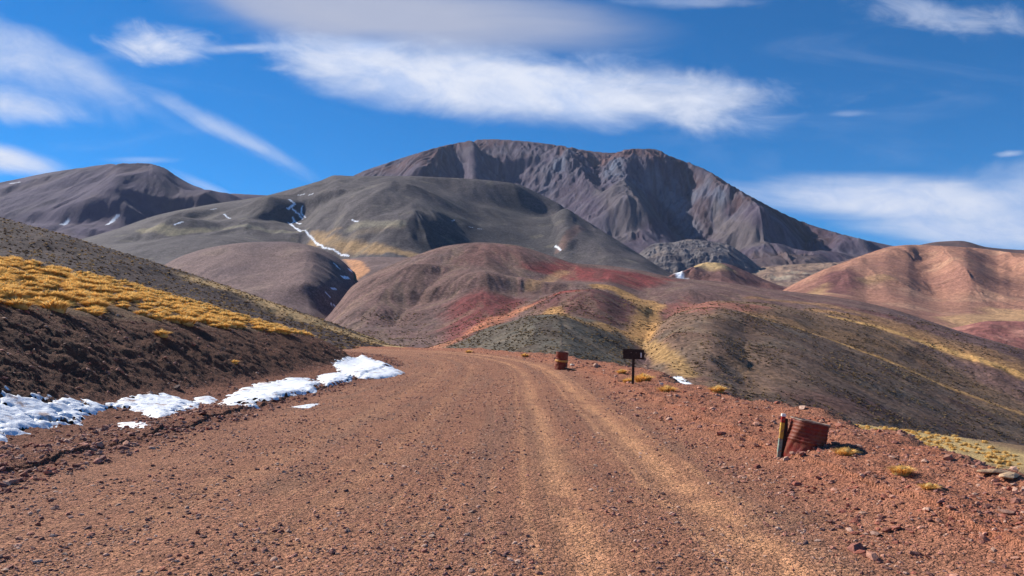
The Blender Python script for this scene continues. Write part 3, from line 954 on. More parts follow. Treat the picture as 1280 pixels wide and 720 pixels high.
def near_z(x, y, micro=True, want=False):
    d, sg, tr = line_dist(x, y, CLD)
    s = d * np.where(sg == 0, 1, sg)
    zr = pchip([-40, 0, 10, 20, 34, 50, 68, 90, 130], [0, 0, 0.0, 0.08, 0.27, 0.58, 0.96, 1.35, 1.9], y)
    wob = fbm(x / 5, y / 5, 201, 3)
    wob2 = fbm(x / 1.3, y / 1.3, 202, 3)
    z = zr - 0.03 * (s / 4) ** 2 * (np.abs(s) < 5)
    road = sm(4.5, 3.9, np.abs(s + 0.1 + 0.35 * wob))
    for c0, w_ in ((1.75, .28), (3.15, .25), (-0.6, .3), (-2.1, .3)):
        z = z - 0.022 * np.exp(-((s - c0 - 0.15 * fbm(y / 9 + c0, y * 0, 203, 2)) / w_) ** 2) * road
    # right shoulder
    sh = sm(3.9, 5.2, s + 0.4 * wob)
    z = z + sh * (0.13 + 0.14 * wob2 + 0.14 * wob)
    edge = 6.9 + 0.7 * wob + 0.25 * wob2 - 0.4 * sm(13, 7, y)
    over = np.maximum(s - edge, 0)
    drop = 0.62 * (np.sqrt(over ** 2 + 0.25) - 0.5)
    zright = z - drop
    # lower bench and its far rim
    ex, ey = BX2 - BX1, BY2 - BY1
    L = math.hypot(ex, ey)
    beyond = -((x - BX1) * ey - (y - BY1) * ex) / L
    along = ((x - BX1) * ex + (y - BY1) * ey) / L
    zb = -3.32 - 0.032 * along + 0.25 * fbm(x / 7, y / 7, 205, 3) * sm(0, -4, beyond) - 0.55 * np.maximum(beyond, 0)
    zright = np.where(s > 0, np.maximum(zright, zb) + 0.25 * np.exp(-np.abs(zright - zb) / 0.4), zright)
    zright = np.where((s > 0), zright, z)
    z = np.where(s > 0, zright, z)
    # left: windrow, ditch, cut bank, grassy bench
    ls = -s
    z = z + 0.10 * np.exp(-((ls - 5.2 - 0.35 * wob) / 0.8) ** 2) * (0.7 + 1.3 * wob2) * (s < 0)
    z = z - 0.10 * np.exp(-((ls - 6.9) / 0.9) ** 2) * (s < 0)
    foot = 8.4 + 0.5 * wob - 1.3 * sm(36, 50, y) - 0.8*sm(16, 9, y)
    Hb = np.interp(y, [0, 12, 18, 35, 50, 60, 75], [3.2, 2.9, 2.5, 1.95, 1.45, 1.0, 0.4])
    wb = np.interp(y, [0, 20, 40, 60], [3.9, 3.7, 3.0, 2.4])
    r = (ls - foot) / wb
    face = np.clip(r, 0, 1)
    k_ = 0.09
    face = np.where(r < 0, 0, face) + 0
    ss = 0.5 * (r + np.sqrt(r * r + k_ * k_)) - 0.5 * ((r - 1) + np.sqrt((r - 1) ** 2 + k_ * k_))
    cut = np.sin(np.clip(ss, 0, 1) * math.pi)
    z = z + Hb * ss * (s < 0)
    gul = ridged(y / 1.7 + x * 0.35, x / 4.0, 206, 4)
    z = z + (s < 0) * cut * (0.13 * gul + 0.10 * fbm(x / 0.7, y / 0.7, 207, 4))
    top = np.maximum(ls - foot - wb, 0)
    bslope = np.interp(y, [0, 40, 60, 90], [0.285, 0.30, 0.285, 0.22])
    up_ = bslope * np.minimum(top, 11.5) - 0.25 * np.maximum(top - 11.5, 0)
    z = z + (s < 0) * up_ * (1 + 0.1 * wob)
    if micro:
        am = 0.010 + 0.035 * sh + 0.05 * sm(4.3, 5.0, ls) * (s < 0)
        z = z + am * fbm(x / 0.35, y / 0.35, 208, 3) + 0.35 * am * fbm(x / 0.07, y / 0.07, 209, 3)
        z = z + 0.02 * fbm(x / 1.5, y / 1.1, 210, 3) * road
    if want:
        return z, s, road, sh, edge, zb, beyond, ss, foot, wb, wob, wob2, top
    return z


tt = np.concatenate([np.linspace(-1.15, -0.72, 70, endpoint=False), np.linspace(-0.72, 0.72, 1300, endpoint=False), np.linspace(0.72, 1.15, 70)])
yy = np.concatenate([np.linspace(-5.0, 2.0, 40, endpoint=False), np.exp(np.linspace(math.log(8.0), math.log(108.0), 820)) - 6.0])
TT, YG_ = np.meshgrid(tt, yy)
XG_ = TT * (YG_ + 6.0) * 1.0
Zg, s_, road, sh, edge, zb, beyond, ss, foot, wb, wob, wob2, top = near_z(XG_, YG_, True, True)
# soil map of the shelf
col = np.zeros(Zg.shape + (3,))


TINT = np.array([1.02, 1.03, 0.82])


def mx_(mask, rgb):
    global col
    m = np.clip(mask, 0, 1)[..., None]
    col = col * (1 - m) + soil(rgb, 0.13, 1.2) * TINT * m


col[:] = soil((150, 98, 82), 0.13, 1.2) * TINT
n1 = fbm(XG_ / 2.2, YG_ / 3.5, 301, 5); n2 = fbm(XG_ / 0.5, YG_ / 0.5, 302, 4)
mx_(0.6 * sm(-0.1, 0.4, n1), (136, 88, 76))
mx_(0.5 * sm(0.0, 0.4, n2), (166, 112, 90))
mx_(0.45 * sm(0.1, 0.5, fbm(XG_ / 1.1, YG_ / 1.6, 303, 4)) * road, (120, 88, 78))
wv = 0.15 * fbm(YG_ / 9 + 1.75, YG_ * 0, 203, 2)
stk = fbm(s_ / 0.11, YG_ / 9, 310, 3); stk2 = fbm(s_ / 0.4, YG_ / 14, 311, 3)
mx_(0.5 * road * sm(0.1, 0.5, stk), (132, 88, 76))
mx_(0.35 * road * sm(0.1, 0.5, -stk), (184, 130, 104))
mx_(0.5 * road * sm(0.0, 0.5, stk2), (128, 92, 84))
for c0, w_, k_ in ((1.75, .19, .62), (3.15, .24, .75), (-0.6, .2, .2), (-2.1, .25, .2), (1.35, .06, .4), (2.75, .07, .5), (3.55, .06, .4)):
    mx_(k_ * road * np.exp(-((s_ - c0 - wv) / w_) ** 2) * sm(-0.8, 0.2, n1 + n2 + 0.6 * stk), (204, 142, 108))
mx_(0.55 * sh, (164, 98, 80))
mx_(0.5 * sh * sm(0, 0.4, fbm(XG_ / 0.9, YG_ / 0.9, 304, 4)), (150, 84, 66))
# below the shoulder: grey brown with yellow grass on the bench rim
out_ = sm(0.0, 1.2, s_ - edge)
mx_(out_, (128, 100, 84))
mx_(out_ * sm(-9, -5, beyond + 3 * fbm(XG_ / 6, YG_ / 6, 305, 3)) * (beyond < 3) * sm(25.5, 23.5, XG_) * (0.75 + 0.5 * wob2), (188, 158, 112))
mx_(out_ * 0.7 * sm(26, 30, XG_), (124, 100, 88))
# left
left = (s_ < 0).astype(float)
mx_(left * sm(4.2, 4.8, -s_ + 0.3 * wob) * 0.8, (118, 72, 62))
mx_(left * sm(0.02, 0.2, ss), (98, 60, 50))
mx_(left * sm(0.02, 0.2, ss) * 0.6 * sm(0, 0.4, fbm(XG_ / 0.8, YG_ / 0.8, 306, 4)), (112, 74, 60))
mx_(left * sm(0.0, 0.5, top), (104, 76, 62))
mx_(left * sm(0.3, 1.2, top) * 0.25 * sm(-0.1, 0.3, fbm(XG_ / 1.4, YG_ / 1.4, 307, 3)), (170, 126, 66))

# road proper and the roadside ground are two sheets that share one border
M_ground = mat_terrain('dirt', 7.0, 0.30, 55.0, 0.5, (('v', 22.0, 0.03), ('v', 60.0, 0.014), ('n', 12.0, 0.03)), 0.95)
Vg = np.stack([XG_, YG_, Zg], -1).reshape(-1, 3)
Fg = grid_faces(*Zg.shape)
rf = road.ravel()[Fg].mean(1) > 0.5
for nm, msk, lab in (('road', rf, 'red gravel road with pale wheel tracks curving left'), ('roadside_ground', ~rf, 'stony roadside shoulder, cut bank and grassy bench')):
    ff = Fg[msk]
    idx, inv = np.unique(ff, return_inverse=True)
    o = link(nm, mesh_np(nm, Vg[idx], inv.reshape(ff.shape), col.reshape(-1, 3)[idx]), M_ground)
    tag(o, lab, 'road' if nm == 'road' else 'ground', kind='structure')


def gz(x, y):
    return near_z(np.atleast_1d(np.asarray(x, float)), np.atleast_1d(np.asarray(y, float)))


def g_at(px, py):
    """point of the shelf seen at that place of the photograph"""
    ys = np.exp(np.linspace(math.log(3.5), math.log(100), 1500)); xs = (px - 640) / F * ys
    z = near_z(xs, ys, False)
    e = (z - CAMZ) / ys
    tgt = (HOR - py) / F
    i = int(np.argmax(e >= tgt)) if (e >= tgt).any() else int(np.argmax(e))
    return xs[i], ys[i], float(z[i])


# ------------------------------------------------------------------ simple materials for objects
def mat_plain(name, rgb, rough=0.8, var=0.2, scale=20.0, rust=None, rust_amt=0.5, metal=0.0, attr=False, trans=0.0, spec=0.3, bump=None):
    m = bpy.data.materials.new(name); m.use_nodes = True
    w = NT(m.node_tree)
    tc = w.node('ShaderNodeTexCoord')
    base = tuple(lin(rgb))
    if attr:
        at = w.node('ShaderNodeAttribute', attribute_name='Col'); src = at.outputs['Color']
    else:
        src = base
    oi = w.node('ShaderNodeObjectInfo')
    n = w.noise(tc.outputs['Object'], scale, 5, 0.6)
    k = w.remap(n, 0.3, 0.7, 1 - var, 1 + var)
    c = w.mix(1.0, src if attr else base, w.xyz(k, k, k), 'MULTIPLY')
    if rust is not None:
        n2 = w.noise(tc.outputs['Object'], scale * 0.6, 6, 0.7)
        c = w.mix(w.ramp(n2, 0.62 - rust_amt * 0.3, 0.72 - rust_amt * 0.2), c, tuple(lin(rust)))
    bs = w.node('ShaderNodeBsdfPrincipled')
    w.put(bs.inputs['Base Color'], c)
    bs.inputs['Roughness'].default_value = rough
    bs.inputs['Metallic'].default_value = metal
    bs.inputs['Specular IOR Level'].default_value = spec
    if bump:
        b = w.node('ShaderNodeBump'); b.inputs['Distance'].default_value = bump[1]
        w.put(b.inputs['Height'], w.noise(tc.outputs['Object'], bump[0], 5, 0.65))
        w.l.new(b.outputs[0], bs.inputs['Normal'])
    out = w.node('ShaderNodeOutputMaterial')
    if trans:
        tr = w.node('ShaderNodeBsdfTranslucent'); w.put(tr.inputs[0], c)
        mxs = w.node('ShaderNodeMixShader'); mxs.inputs[0].default_value = trans
        w.l.new(bs.outputs[0], mxs.inputs[1]); w.l.new(tr.outputs[0], mxs.inputs[2]); w.l.new(mxs.outputs[0], out.inputs[0])
    else:
        w.l.new(bs.outputs[0], out.inputs[0])
    return m


M_stone = mat_plain('stone', (150, 120, 105), 0.9, 0.25, 30, attr=True, bump=(60, 0.01))
M_grass = mat_plain('dry_grass', (214, 168, 92), 0.85, 0.15, 4, attr=True, trans=0.35, spec=0.1)
M_snow = mat_plain('snow', (238, 240, 244), 0.6, 0.03, 3, rust=(168, 138, 122), rust_amt=0.25, bump=(9, 0.03), spec=0.3)
M_drum = mat_plain('rusty_red_drum_paint', (116, 36, 27), 0.6, 0.35, 11, rust=(124, 66, 46), rust_amt=0.75, bump=(40, 0.003))
M_rim = mat_plain('worn_metal_rim', (150, 128, 112), 0.6, 0.3, 20, rust=(110, 66, 48), rust_amt=0.5)
M_inside = mat_plain('rusty_inside', (62, 34, 28), 0.9, 0.3, 9)
M_yel = mat_plain('faded_yellow_paint', (206, 150, 74), 0.7, 0.25, 12, rust=(120, 70, 50), rust_amt=0.3)
M_dark = mat_plain('weathered_dark_wood', (62, 48, 42), 0.9, 0.3, 14, bump=(30, 0.004))
M_white = mat_plain('white_paint', (232, 230, 222), 0.7, 0.1, 12)
M_redp = mat_plain('red_paint', (166, 38, 32), 0.7, 0.25, 24, rust=(140, 96, 78), rust_amt=0.35)
M_yelp = mat_plain('yellow_paint', (206, 166, 70), 0.7, 0.25, 24, rust=(150, 112, 84), rust_amt=0.4)
M_grn = mat_plain('grey_green_paint', (132, 152, 140), 0.7, 0.25, 24, rust=(150, 112, 90), rust_amt=0.4)
M_pole = mat_plain('red_pipe', (178, 92, 80), 0.6, 0.2, 12, rust=(110, 60, 46), rust_amt=0.4)

# ------------------------------------------------------------------ stones
phi = (1 + 5 ** 0.5) / 2
ICO = np.array([(-1, phi, 0), (1, phi, 0), (-1, -phi, 0), (1, -phi, 0), (0, -1, phi), (0, 1, phi), (0, -1, -phi), (0, 1, -phi), (phi, 0, -1), (phi, 0, 1), (-phi, 0, -1), (-phi, 0, 1)], float)
ICO /= np.linalg.norm(ICO[0])
ICF = np.array([(0, 11, 5), (0, 5, 1), (0, 1, 7), (0, 7, 10), (0, 10, 11), (1, 5, 9), (5, 11, 4), (11, 10, 2), (10, 7, 6), (7, 1, 8), (3, 9, 4), (3, 4, 2), (3, 2, 6), (3, 6, 8), (3, 8, 9), (4, 9, 5), (2, 4, 11), (6, 2, 10), (8, 6, 7), (9, 8, 1)])


def stones(x, y, r, flat=(0.45, 0.8), cols=None, sink=0.25, zf=None):
    n = len(x)
    z = (zf or gz)(x, y)
    J = rng.uniform(0.62, 1.25, (n, 12, 1)) * ICO[None]
    sc = np.stack([rng.uniform(0.75, 1.45, n), rng.uniform(0.7, 1.1, n), rng.uniform(*flat, n)], 1)
    V = J * sc[:, None, :]
    a = rng.uniform(0, 2 * np.pi, n); ca, sa = np.cos(a)[:, None], np.sin(a)[:, None]
    tx = rng.uniform(-0.4, 0.4, n)[:, None]
    X = V[..., 0] * ca - V[..., 1] * sa; Y = V[..., 0] * sa + V[..., 1] * ca; Z = V[..., 2] + tx * V[..., 0]
    V = np.stack([X, Y, Z], -1) * r[:, None, None]
    V[..., 0] += x[:, None]; V[..., 1] += y[:, None]; V[..., 2] += (z + r * sc[:, 2] * (0.5 - sink))[:, None]
    Fc = (ICF[None] + (np.arange(n) * 12)[:, None, None]).reshape(-1, 3)
    if cols is None: cols = STONE_COLS
    pal = lin(np.array(cols)); c = pal[rng.integers(0, len(cols), n)] * rng.uniform(0.7, 1.3, (n, 1))
    return V.reshape(-1, 3), Fc, np.repeat(c, 12, 0)


STONE_COLS = [(168, 116, 98), (150, 102, 88), (180, 130, 108), (136, 96, 86), (190, 150, 128), (122, 92, 86), (164, 106, 86), (196, 160, 138)]


def scatter(n, smin, smax, y0, y1, tr=(-0.74, 0.74)):
    """stones by distance so that near ground gets its small grit and far ground its larger stones"""
    y = np.exp(rng.uniform(math.log(y0), math.log(y1), n)); x = rng.uniform(tr[0], tr[1], n) * y
    return x, y


def side(x, y):
    d, sg, _ = line_dist(x, y, CLD)
    return d * np.where(sg == 0, 1, sg)


# loose gravel on the road
x, y = scatter(100000, 0, 0, 3.6, 60)
s = side(x, y); patchy = fbm(x / 1.3, y / 2.2, 401, 4)
ok = (np.abs(s) < 4.4)
for c0 in (1.75, 3.15): ok &= (np.abs(s - c0) > 0.33) | (rng.random(len(x)) < 0.22)
ok &= rng.random(len(x)) < np.clip(0.55 + 1.5 * patchy, 0.08, 1)
x, y = x[ok], y[ok]
r = np.clip(rng.lognormal(math.log(0.005), 0.62, len(x)) * (0.7 + y / 9), 0.003, 0.03)
g1 = stones(x, y, r)
# stones of the shoulder, the windrow and the bank
x, y = scatter(90000, 0, 0, 3.8, 75)
s = side(x, y)
rub = fbm(x / 0.9, y / 0.9, 402, 3)
pr = np.where(s > 3.9, 0.9, 0) + np.where((s < -4.3) & (s > -7.0), 2.0, 0) + np.where((s <= -6.3) & (s > -13), 0.55, 0)
pr = pr * np.clip(0.6 + 1.6 * rub, 0.15, 1)
ok = (rng.random(len(x)) < pr) & (s < 9)
x, y, s = x[ok], y[ok], s[ok]
ax_ = rng.uniform(0, 6.28, 260); ar_ = rng.uniform(0.22, 0.55, 260)
x = np.concatenate([x, 4.02 + np.cos(ax_) * ar_]); y = np.concatenate([y, 10.2 + np.sin(ax_) * ar_]); s = side(x, y)
r = np.clip(rng.lognormal(math.log(0.0085), 0.62, len(x)) * (0.75 + y / 14) * np.where((s < -4.3) & (s > -7), 1.35, 1), 0.005, 0.075)
g2 = stones(x, y, r, cols=STONE_COLS[:5] + [(160, 96, 78), (140, 90, 76)])
for nm, g, lab in (('gravel', g1, 'small loose gravel strewn over the red road'), ('rubble', g2, 'broken stones on the road shoulder and along the ditch')):
    o = link(nm, mesh_np(nm, *g, smooth=False), M_stone)
    tag(o, lab, nm, kind='stuff')


def ico2():
    V = [tuple(v) for v in ICO]; Fc = []
    mid = {}

    def mp(a, b):
        k = (min(a, b), max(a, b))
        if k not in mid:
            v = (np.array(V[a]) + np.array(V[b])); v /= np.linalg.norm(v); V.append(tuple(v)); mid[k] = len(V) - 1
        return mid[k]
    for a, b, c in ICF:
        ab, bc, ca_ = mp(a, b), mp(b, c), mp(c, a)
        Fc += [(a, ab, ca_), (b, bc, ab), (c, ca_, bc), (ab, bc, ca_)]
    return np.array(V), np.array(Fc)


I2V, I2F = ico2()


def big_rock(px, py, r, rgb, label, flat=0.6, seed=1, stretch=1.2):
    x, y, z = g_at(px, py)
    rg = np.random.default_rng(seed)
    V = I2V.copy()
    for _ in range(9):                       # chop facets off a sphere
        nrm = rg.normal(size=3); nrm /= np.linalg.norm(nrm); c = rg.uniform(0.45, 0.8)
        dd = V @ nrm - c
        V = V - np.where(dd > 0, dd, 0)[:, None] * nrm
    V *= np.array([stretch, 0.85, flat]) * r
    V += rg.normal(size=V.shape) * r * 0.03
    V[:, 2] += r * flat * 0.35
    me = mesh_np('rock', V, I2F, np.tile(lin(rgb), (len(V), 1)), smooth=False)
    o = link('rock', me, M_stone)
    o.location = (x, y, float(gz(x, y)[0])); o.rotation_euler = (0, 0, rg.uniform(0, 6.28))
    tag(o, label, 'rock', 'larger stones lying on the shoulder and road')
    return o


for a in [
    (1003, 511, 0.10, (196, 160, 140), 'pale squarish stone on the shoulder crest above the near drum', 0.6, 1, 1.2),
    (744, 459, 0.22, (186, 150, 128), 'pale boulder on the shoulder crest between far drum and black sign', 0.7, 2, 1.3),
    (716, 457, 0.14, (214, 196, 176), 'upper pale stone beside the foot of the far drum', 0.6, 3, 1.2),
    (717, 463, 0.13, (206, 170, 140), 'lower tan stone touching the far drum shadow', 0.5, 4, 1.5),
    (827, 481, 0.09, (210, 190, 176), 'small pale stone right of the black sign near the yellow tuft', 0.6, 5, 1.1),
    (1244, 592, 0.12, (190, 154, 120), 'long tan slab at the right frame edge of the shoulder', 0.35, 6, 1.9),
    (1262, 598, 0.11, (198, 164, 128), 'second tan slab beside the long slab at the shoulder rim', 0.35, 7, 1.8),
    (1063, 666, 0.045, (188, 150, 130), 'rounded pale stone low on the shoulder at bottom right', 0.65, 8, 1.2),
    (1095, 668, 0.045, (150, 118, 104), 'angular grey brown stone just right of rounded pale stone', 0.6, 9, 1.3),
    (1256, 641, 0.05, (160, 122, 104), 'flat stone casting shadow near right edge of the shoulder', 0.4, 10, 1.7),
    (1232, 675, 0.05, (150, 100, 84), 'dark red stone at the bottom right corner', 0.6, 11, 1.2),
    (1048, 533, 0.07, (170, 112, 92), 'brown stone behind the near drum shadow', 0.6, 12, 1.3),
    (187, 492, 0.10, (150, 120, 112), 'grey stone at the bank foot above the second snow patch', 0.7, 13, 1.0),
    (222, 487, 0.14, (96, 74, 68), 'dark boulder poking out of the bank foot', 0.9, 14, 1.0),
    (480, 458, 0.20, (116, 66, 54), 'red clod of earth lying in the far snow patch', 0.5, 15, 1.6),
    (880, 512, 0.07, (150, 84, 66), 'red clod on the shoulder slope below the small yellow tuft', 0.6, 16, 1.4),
    (930, 603, 0.035, (176, 120, 100), 'small pinkish stone at the right road edge', 0.6, 17, 1.2),
    (432, 615, 0.035, (110, 86, 80), 'dark stone standing up from the left part of road', 0.8, 18, 1.0),
]:
    big_rock(*a)

# ------------------------------------------------------------------ dry bunch grass
def tuft_mesh(nb, R, Hh, seed, width=0.012):
    rg = np.random.default_rng(seed)
    a = rg.uniform(0, 2 * np.pi, nb); q = rg.random(nb) ** 0.5
    rb = q * R * 0.5
    lean = q * rg.uniform(0.5, 1.1, nb) * R * 1.1
    h = Hh * (1 - 0.45 * q) * rg.uniform(0.7, 1.1, nb)
    ux, uy = np.cos(a), np.sin(a)
    w = width * rg.uniform(0.6, 1.3, nb)
    tw = a + rg.uniform(-1, 1, nb) + np.pi / 2
    wx, wy = np.cos(tw) * w, np.sin(tw) * w
    bx, by = ux * rb, uy * rb
    mxp, myp = ux * (rb + lean * 0.35), uy * (rb + lean * 0.35)
    tx, ty = ux * (rb + lean), uy * (rb + lean)
    V = np.stack([np.stack([bx - wx, by - wy, -0.03 + 0 * h], 1), np.stack([bx + wx, by + wy, -0.03 + 0 * h], 1),
                  np.stack([mxp + wx, myp + wy, h * 0.65], 1), np.stack([mxp - wx, myp - wy, h * 0.65], 1),
                  np.stack([tx, ty, h * rg.uniform(0.7, 1.05, nb)], 1)], 1)
    i = np.arange(nb)[:, None] * 5
    Fc = np.concatenate([i + np.array([0, 1, 2]), i + np.array([0, 2, 3]), i + np.array([3, 2, 4])])
    pal = lin(np.array([(252, 208, 126), (248, 196, 108), (254, 220, 150), (232, 178, 98)]))
    c = pal[rg.integers(0, 4, nb)] * rg.uniform(0.8, 1.15, (nb, 1))
    V = V.reshape(-1, 3); c = np.repeat(c, 5, 0)
    if nb > 50:                              # the matted heart of the tussock
        D = I2V.copy() * (1 + rg.normal(size=(len(I2V), 1)) * 0.13)
        D = D * np.array([R * 0.66, R * 0.66, Hh * 0.60]); D[:, 2] += Hh * 0.08
        Fc = np.concatenate([Fc, I2F + len(V)]); V = np.concatenate([V, D])
        c = np.concatenate([c, pal[rg.integers(0, 4, len(D))] * 0.75])
    return V, Fc, c


TUFTS = [mesh_np('grass_tuft', *tuft_mesh(520, 0.34, 0.30, 60 + i, 0.012)) for i in range(8)]
for me in TUFTS: me.materials.append(M_grass)


def tuft_obj(x, y, sc, label, group, zs=1.0):
    o = bpy.data.objects.new('grass_tuft', TUFTS[random.randrange(8)])
    C.collection.objects.link(o)
    o.location = (x, y, float(near_z(np.array([x]), np.array([y]), False)[0]))
    o.rotation_euler = (0, 0, random.uniform(0, 6.28)); o.scale = (sc, sc, sc * zs)
    tag(o, label, 'grass tuft', group)
    return o


random.seed(5)
for px, py, sc, lab in [
    (1056, 569, 0.42, 'flat yellow grass tuft just below the near drum shadow'),
    (1127, 592, 0.40, 'yellow grass tuft on bare shoulder, right of the near drum'),
    (1161, 612, 0.26, 'tiny yellow grass tuft furthest down the right shoulder'),
    (777, 467, 0.75, 'upright yellow tuft on the crest just left of black sign'),
    (785, 478, 0.65, 'pale tuft at the foot of the black sign post, left side'),
    (803, 477, 1.15, 'broad golden tuft immediately right of the black sign post'),
    (834, 490, 0.8, 'yellow tuft down the shoulder right of the black sign'),
    (897, 490, 0.75, 'lone yellow green tuft on the crest between sign and near drum'),
    (656, 446, 0.9, 'small tuft on the berm left of the far drum'),
    (586, 441, 1.0, 'small pale tuft on the berm at the road bend'),
    (202, 420, 0.9, 'single yellow tuft on the dark bank face below the grassy bench'),
    (293, 454, 0.55, 'tiny tuft alone halfway down the dark bank'),
]:
    x, y, z = g_at(px, py)
    tuft_obj(x, y, sc, lab, 'dry grass tufts on bare ground')

# bench covered with tufts
cand = []
k = 0
bx = rng.uniform(-34, -8, 14000); by = rng.uniform(8, 82, 14000)
zz, s2, _, _, _, _, _, ss2, _, _, _, _, top2 = near_z(bx, by, False, True)
dens = fbm(bx / 3.0, by / 3.0, 501, 3)
jit = rng.random(len(bx))
ok = (s2 < 0) & (ss2 > 0.985) & (top2 > 0.15 + 0.5 * jit) & (top2 < 13.0) & (np.abs(bx / by) < 0.80) & (jit < np.clip(0.55 + 1.5 * dens, 0.12, 1))
bx, by, top2 = bx[ok], by[ok], top2[ok]
# keep them apart
keep = []; cell = {}
for i in range(len(bx)):
    key = (int(bx[i] / 0.74), int(by[i] / 0.84))
    if key in cell: continue
    cell[key] = 1; keep.append(i)
bx, by = bx[keep], by[keep]
order = np.argsort(np.hypot(bx, by))
bx, by = bx[order], by[order]
print('bench tufts', len(bx))
NIND = 288
for i in range(min(NIND, len(bx))):
    tuft_obj(bx[i], by[i], random.uniform(0.55, 1.4), 'golden dry grass tuft on the bench above the dark bank', 'golden grass tufts covering the left bench', random.uniform(0.85, 1.15))


def tuft_field(x, y, z, sc, nb, seed, R=0.30, Hh=0.27, wd=0.014, kinds=10, tint=None):
    prot = [tuft_mesh(nb, R, Hh, seed + i, wd) for i in range(kinds)]
    Vs, Fs, Cs = [], [], []; off = 0
    which = rng.integers(0, kinds, len(x))
    for kd in range(kinds):
        V, Fc, Cc = prot[kd]; idx = np.where(which == kd)[0]; m = len(idx)
        if m == 0: continue
        a = rng.uniform(0, 6.28, m)[:, None]; s_c = sc[idx][:, None]
        X = (V[None, :, 0] * np.cos(a) - V[None, :, 1] * np.sin(a)) * s_c + x[idx][:, None]
        Y = (V[None, :, 0] * np.sin(a) + V[None, :, 1] * np.cos(a)) * s_c + y[idx][:, None]
        Z = V[None, :, 2] * s_c + z[idx][:, None]
        Vs.append(np.stack([X, Y, Z], -1).reshape(-1, 3))
        Fs.append((Fc[None] + (np.arange(m) * len(V))[:, None, None]).reshape(-1, 3) + off)
        cc_ = np.tile(Cc, (m, 1)) * np.repeat(rng.uniform(0.85, 1.1, (m, 1)), len(V), 0)
        if tint is not None: cc_ = cc_ * np.repeat(tint[idx], len(V), 0)
        Cs.append(cc_)
        off += m * len(V)
    return np.concatenate(Vs), np.concatenate(Fs), np.concatenate(Cs)


x, y = bx[NIND:], by[NIND:]
o = link('grass', mesh_np('grass', *tuft_field(x, y, near_z(x, y, False), rng.uniform(0.6, 1.2, len(x)), 130, 700, wd=0.02)), M_grass)
tag(o, 'further golden bunch grass covering the left bench', 'grass', kind='stuff')

# sparse grass and scrub of the dark slope behind
ns = 24000
c = rng.integers(0, SL.Z.shape[1], ns); rr_ = rng.integers(0, SL.Z.shape[0], ns)
x, y, z = SL.X[rr_, c], SL.Y[rr_, c], SL.Z[rr_, c]
ok = (SL.px[c] > -60) & (SL.px[c] < 520) & (y < 152) & (rng.random(ns) < 0.85)
x, y, z = x[ok] + rng.uniform(-.2, .2, ok.sum()), y[ok] + rng.uniform(-.2, .2, ok.sum()), z[ok]
tint = np.where(rng.random((len(x), 1)) < 0.6, np.array([[0.13, 0.14, 0.28]]), np.array([[0.46, 0.50, 0.78]]))
o = link('scrub', mesh_np('scrub', *tuft_field(x, y, z, rng.uniform(0.4, 1.0, len(x)), 16, 800, wd=0.045, tint=tint)), M_grass)
tag(o, 'sparse dry scrub dotted over the dark slope', 'scrub', kind='stuff')

# shrubs and bunch grass dotted over the near hills
ns = 60000
yw = np.exp(rng.uniform(math.log(150), math.log(480), ns)); rr_ = np.clip(np.searchsorted(NH.y, yw), 0, len(NH.y) - 1)
c = rng.integers(0, NH.Z.shape[1], ns)
x, y, z = NH.X[rr_, c], NH.Y[rr_, c], NH.Z[rr_, c]
clump = fbm(x / 25, y / 25, 601, 4)
ok = (rng.random(ns) < np.clip(0.35 + 1.6 * clump, 0.03, 1)) & ((z - CAMZ) / y > -0.20)
x, y, z = x[ok], y[ok], z[ok]
tint = np.where(rng.random((len(x), 1)) < 0.6, np.array([[0.12, 0.13, 0.25]]), np.array([[0.34, 0.36, 0.52]]))
o = link('scrub', mesh_np('scrub', *tuft_field(x, y, z, rng.uniform(0.5, 1.7, len(x)) * (0.7 + y / 500), 10, 950, wd=0.07, kinds=6, tint=tint)), M_grass)
tag(o, 'low dark shrubs and dry grass dotted over the coloured near hills', 'scrub', kind='stuff')

# grass on the lower bench at the right
x = rng.uniform(10, 34, 9000); y = rng.uniform(16, 60, 9000)
zz, s2, _, _, ed2, zb2, be2, _, _, _, _, _, _ = near_z(x, y, False, True)
ok = (s2 > ed2 + 1.5) & (be2 < 0.5) & (be2 > -13) & (rng.random(len(x)) < 0.03 + 0.45 * sm(-9, -4, be2) * sm(25.5, 23, x)) & (x / y < 0.8)
x, y, z = x[ok], y[ok], zz[ok]
o = link('grass', mesh_np('grass', *tuft_field(x, y, z, rng.uniform(0.35, 0.7, len(x)), 60, 900, wd=0.02)), M_grass)
tag(o, 'pale yellow grass on the lower bench beyond the shoulder', 'grass', kind='stuff')

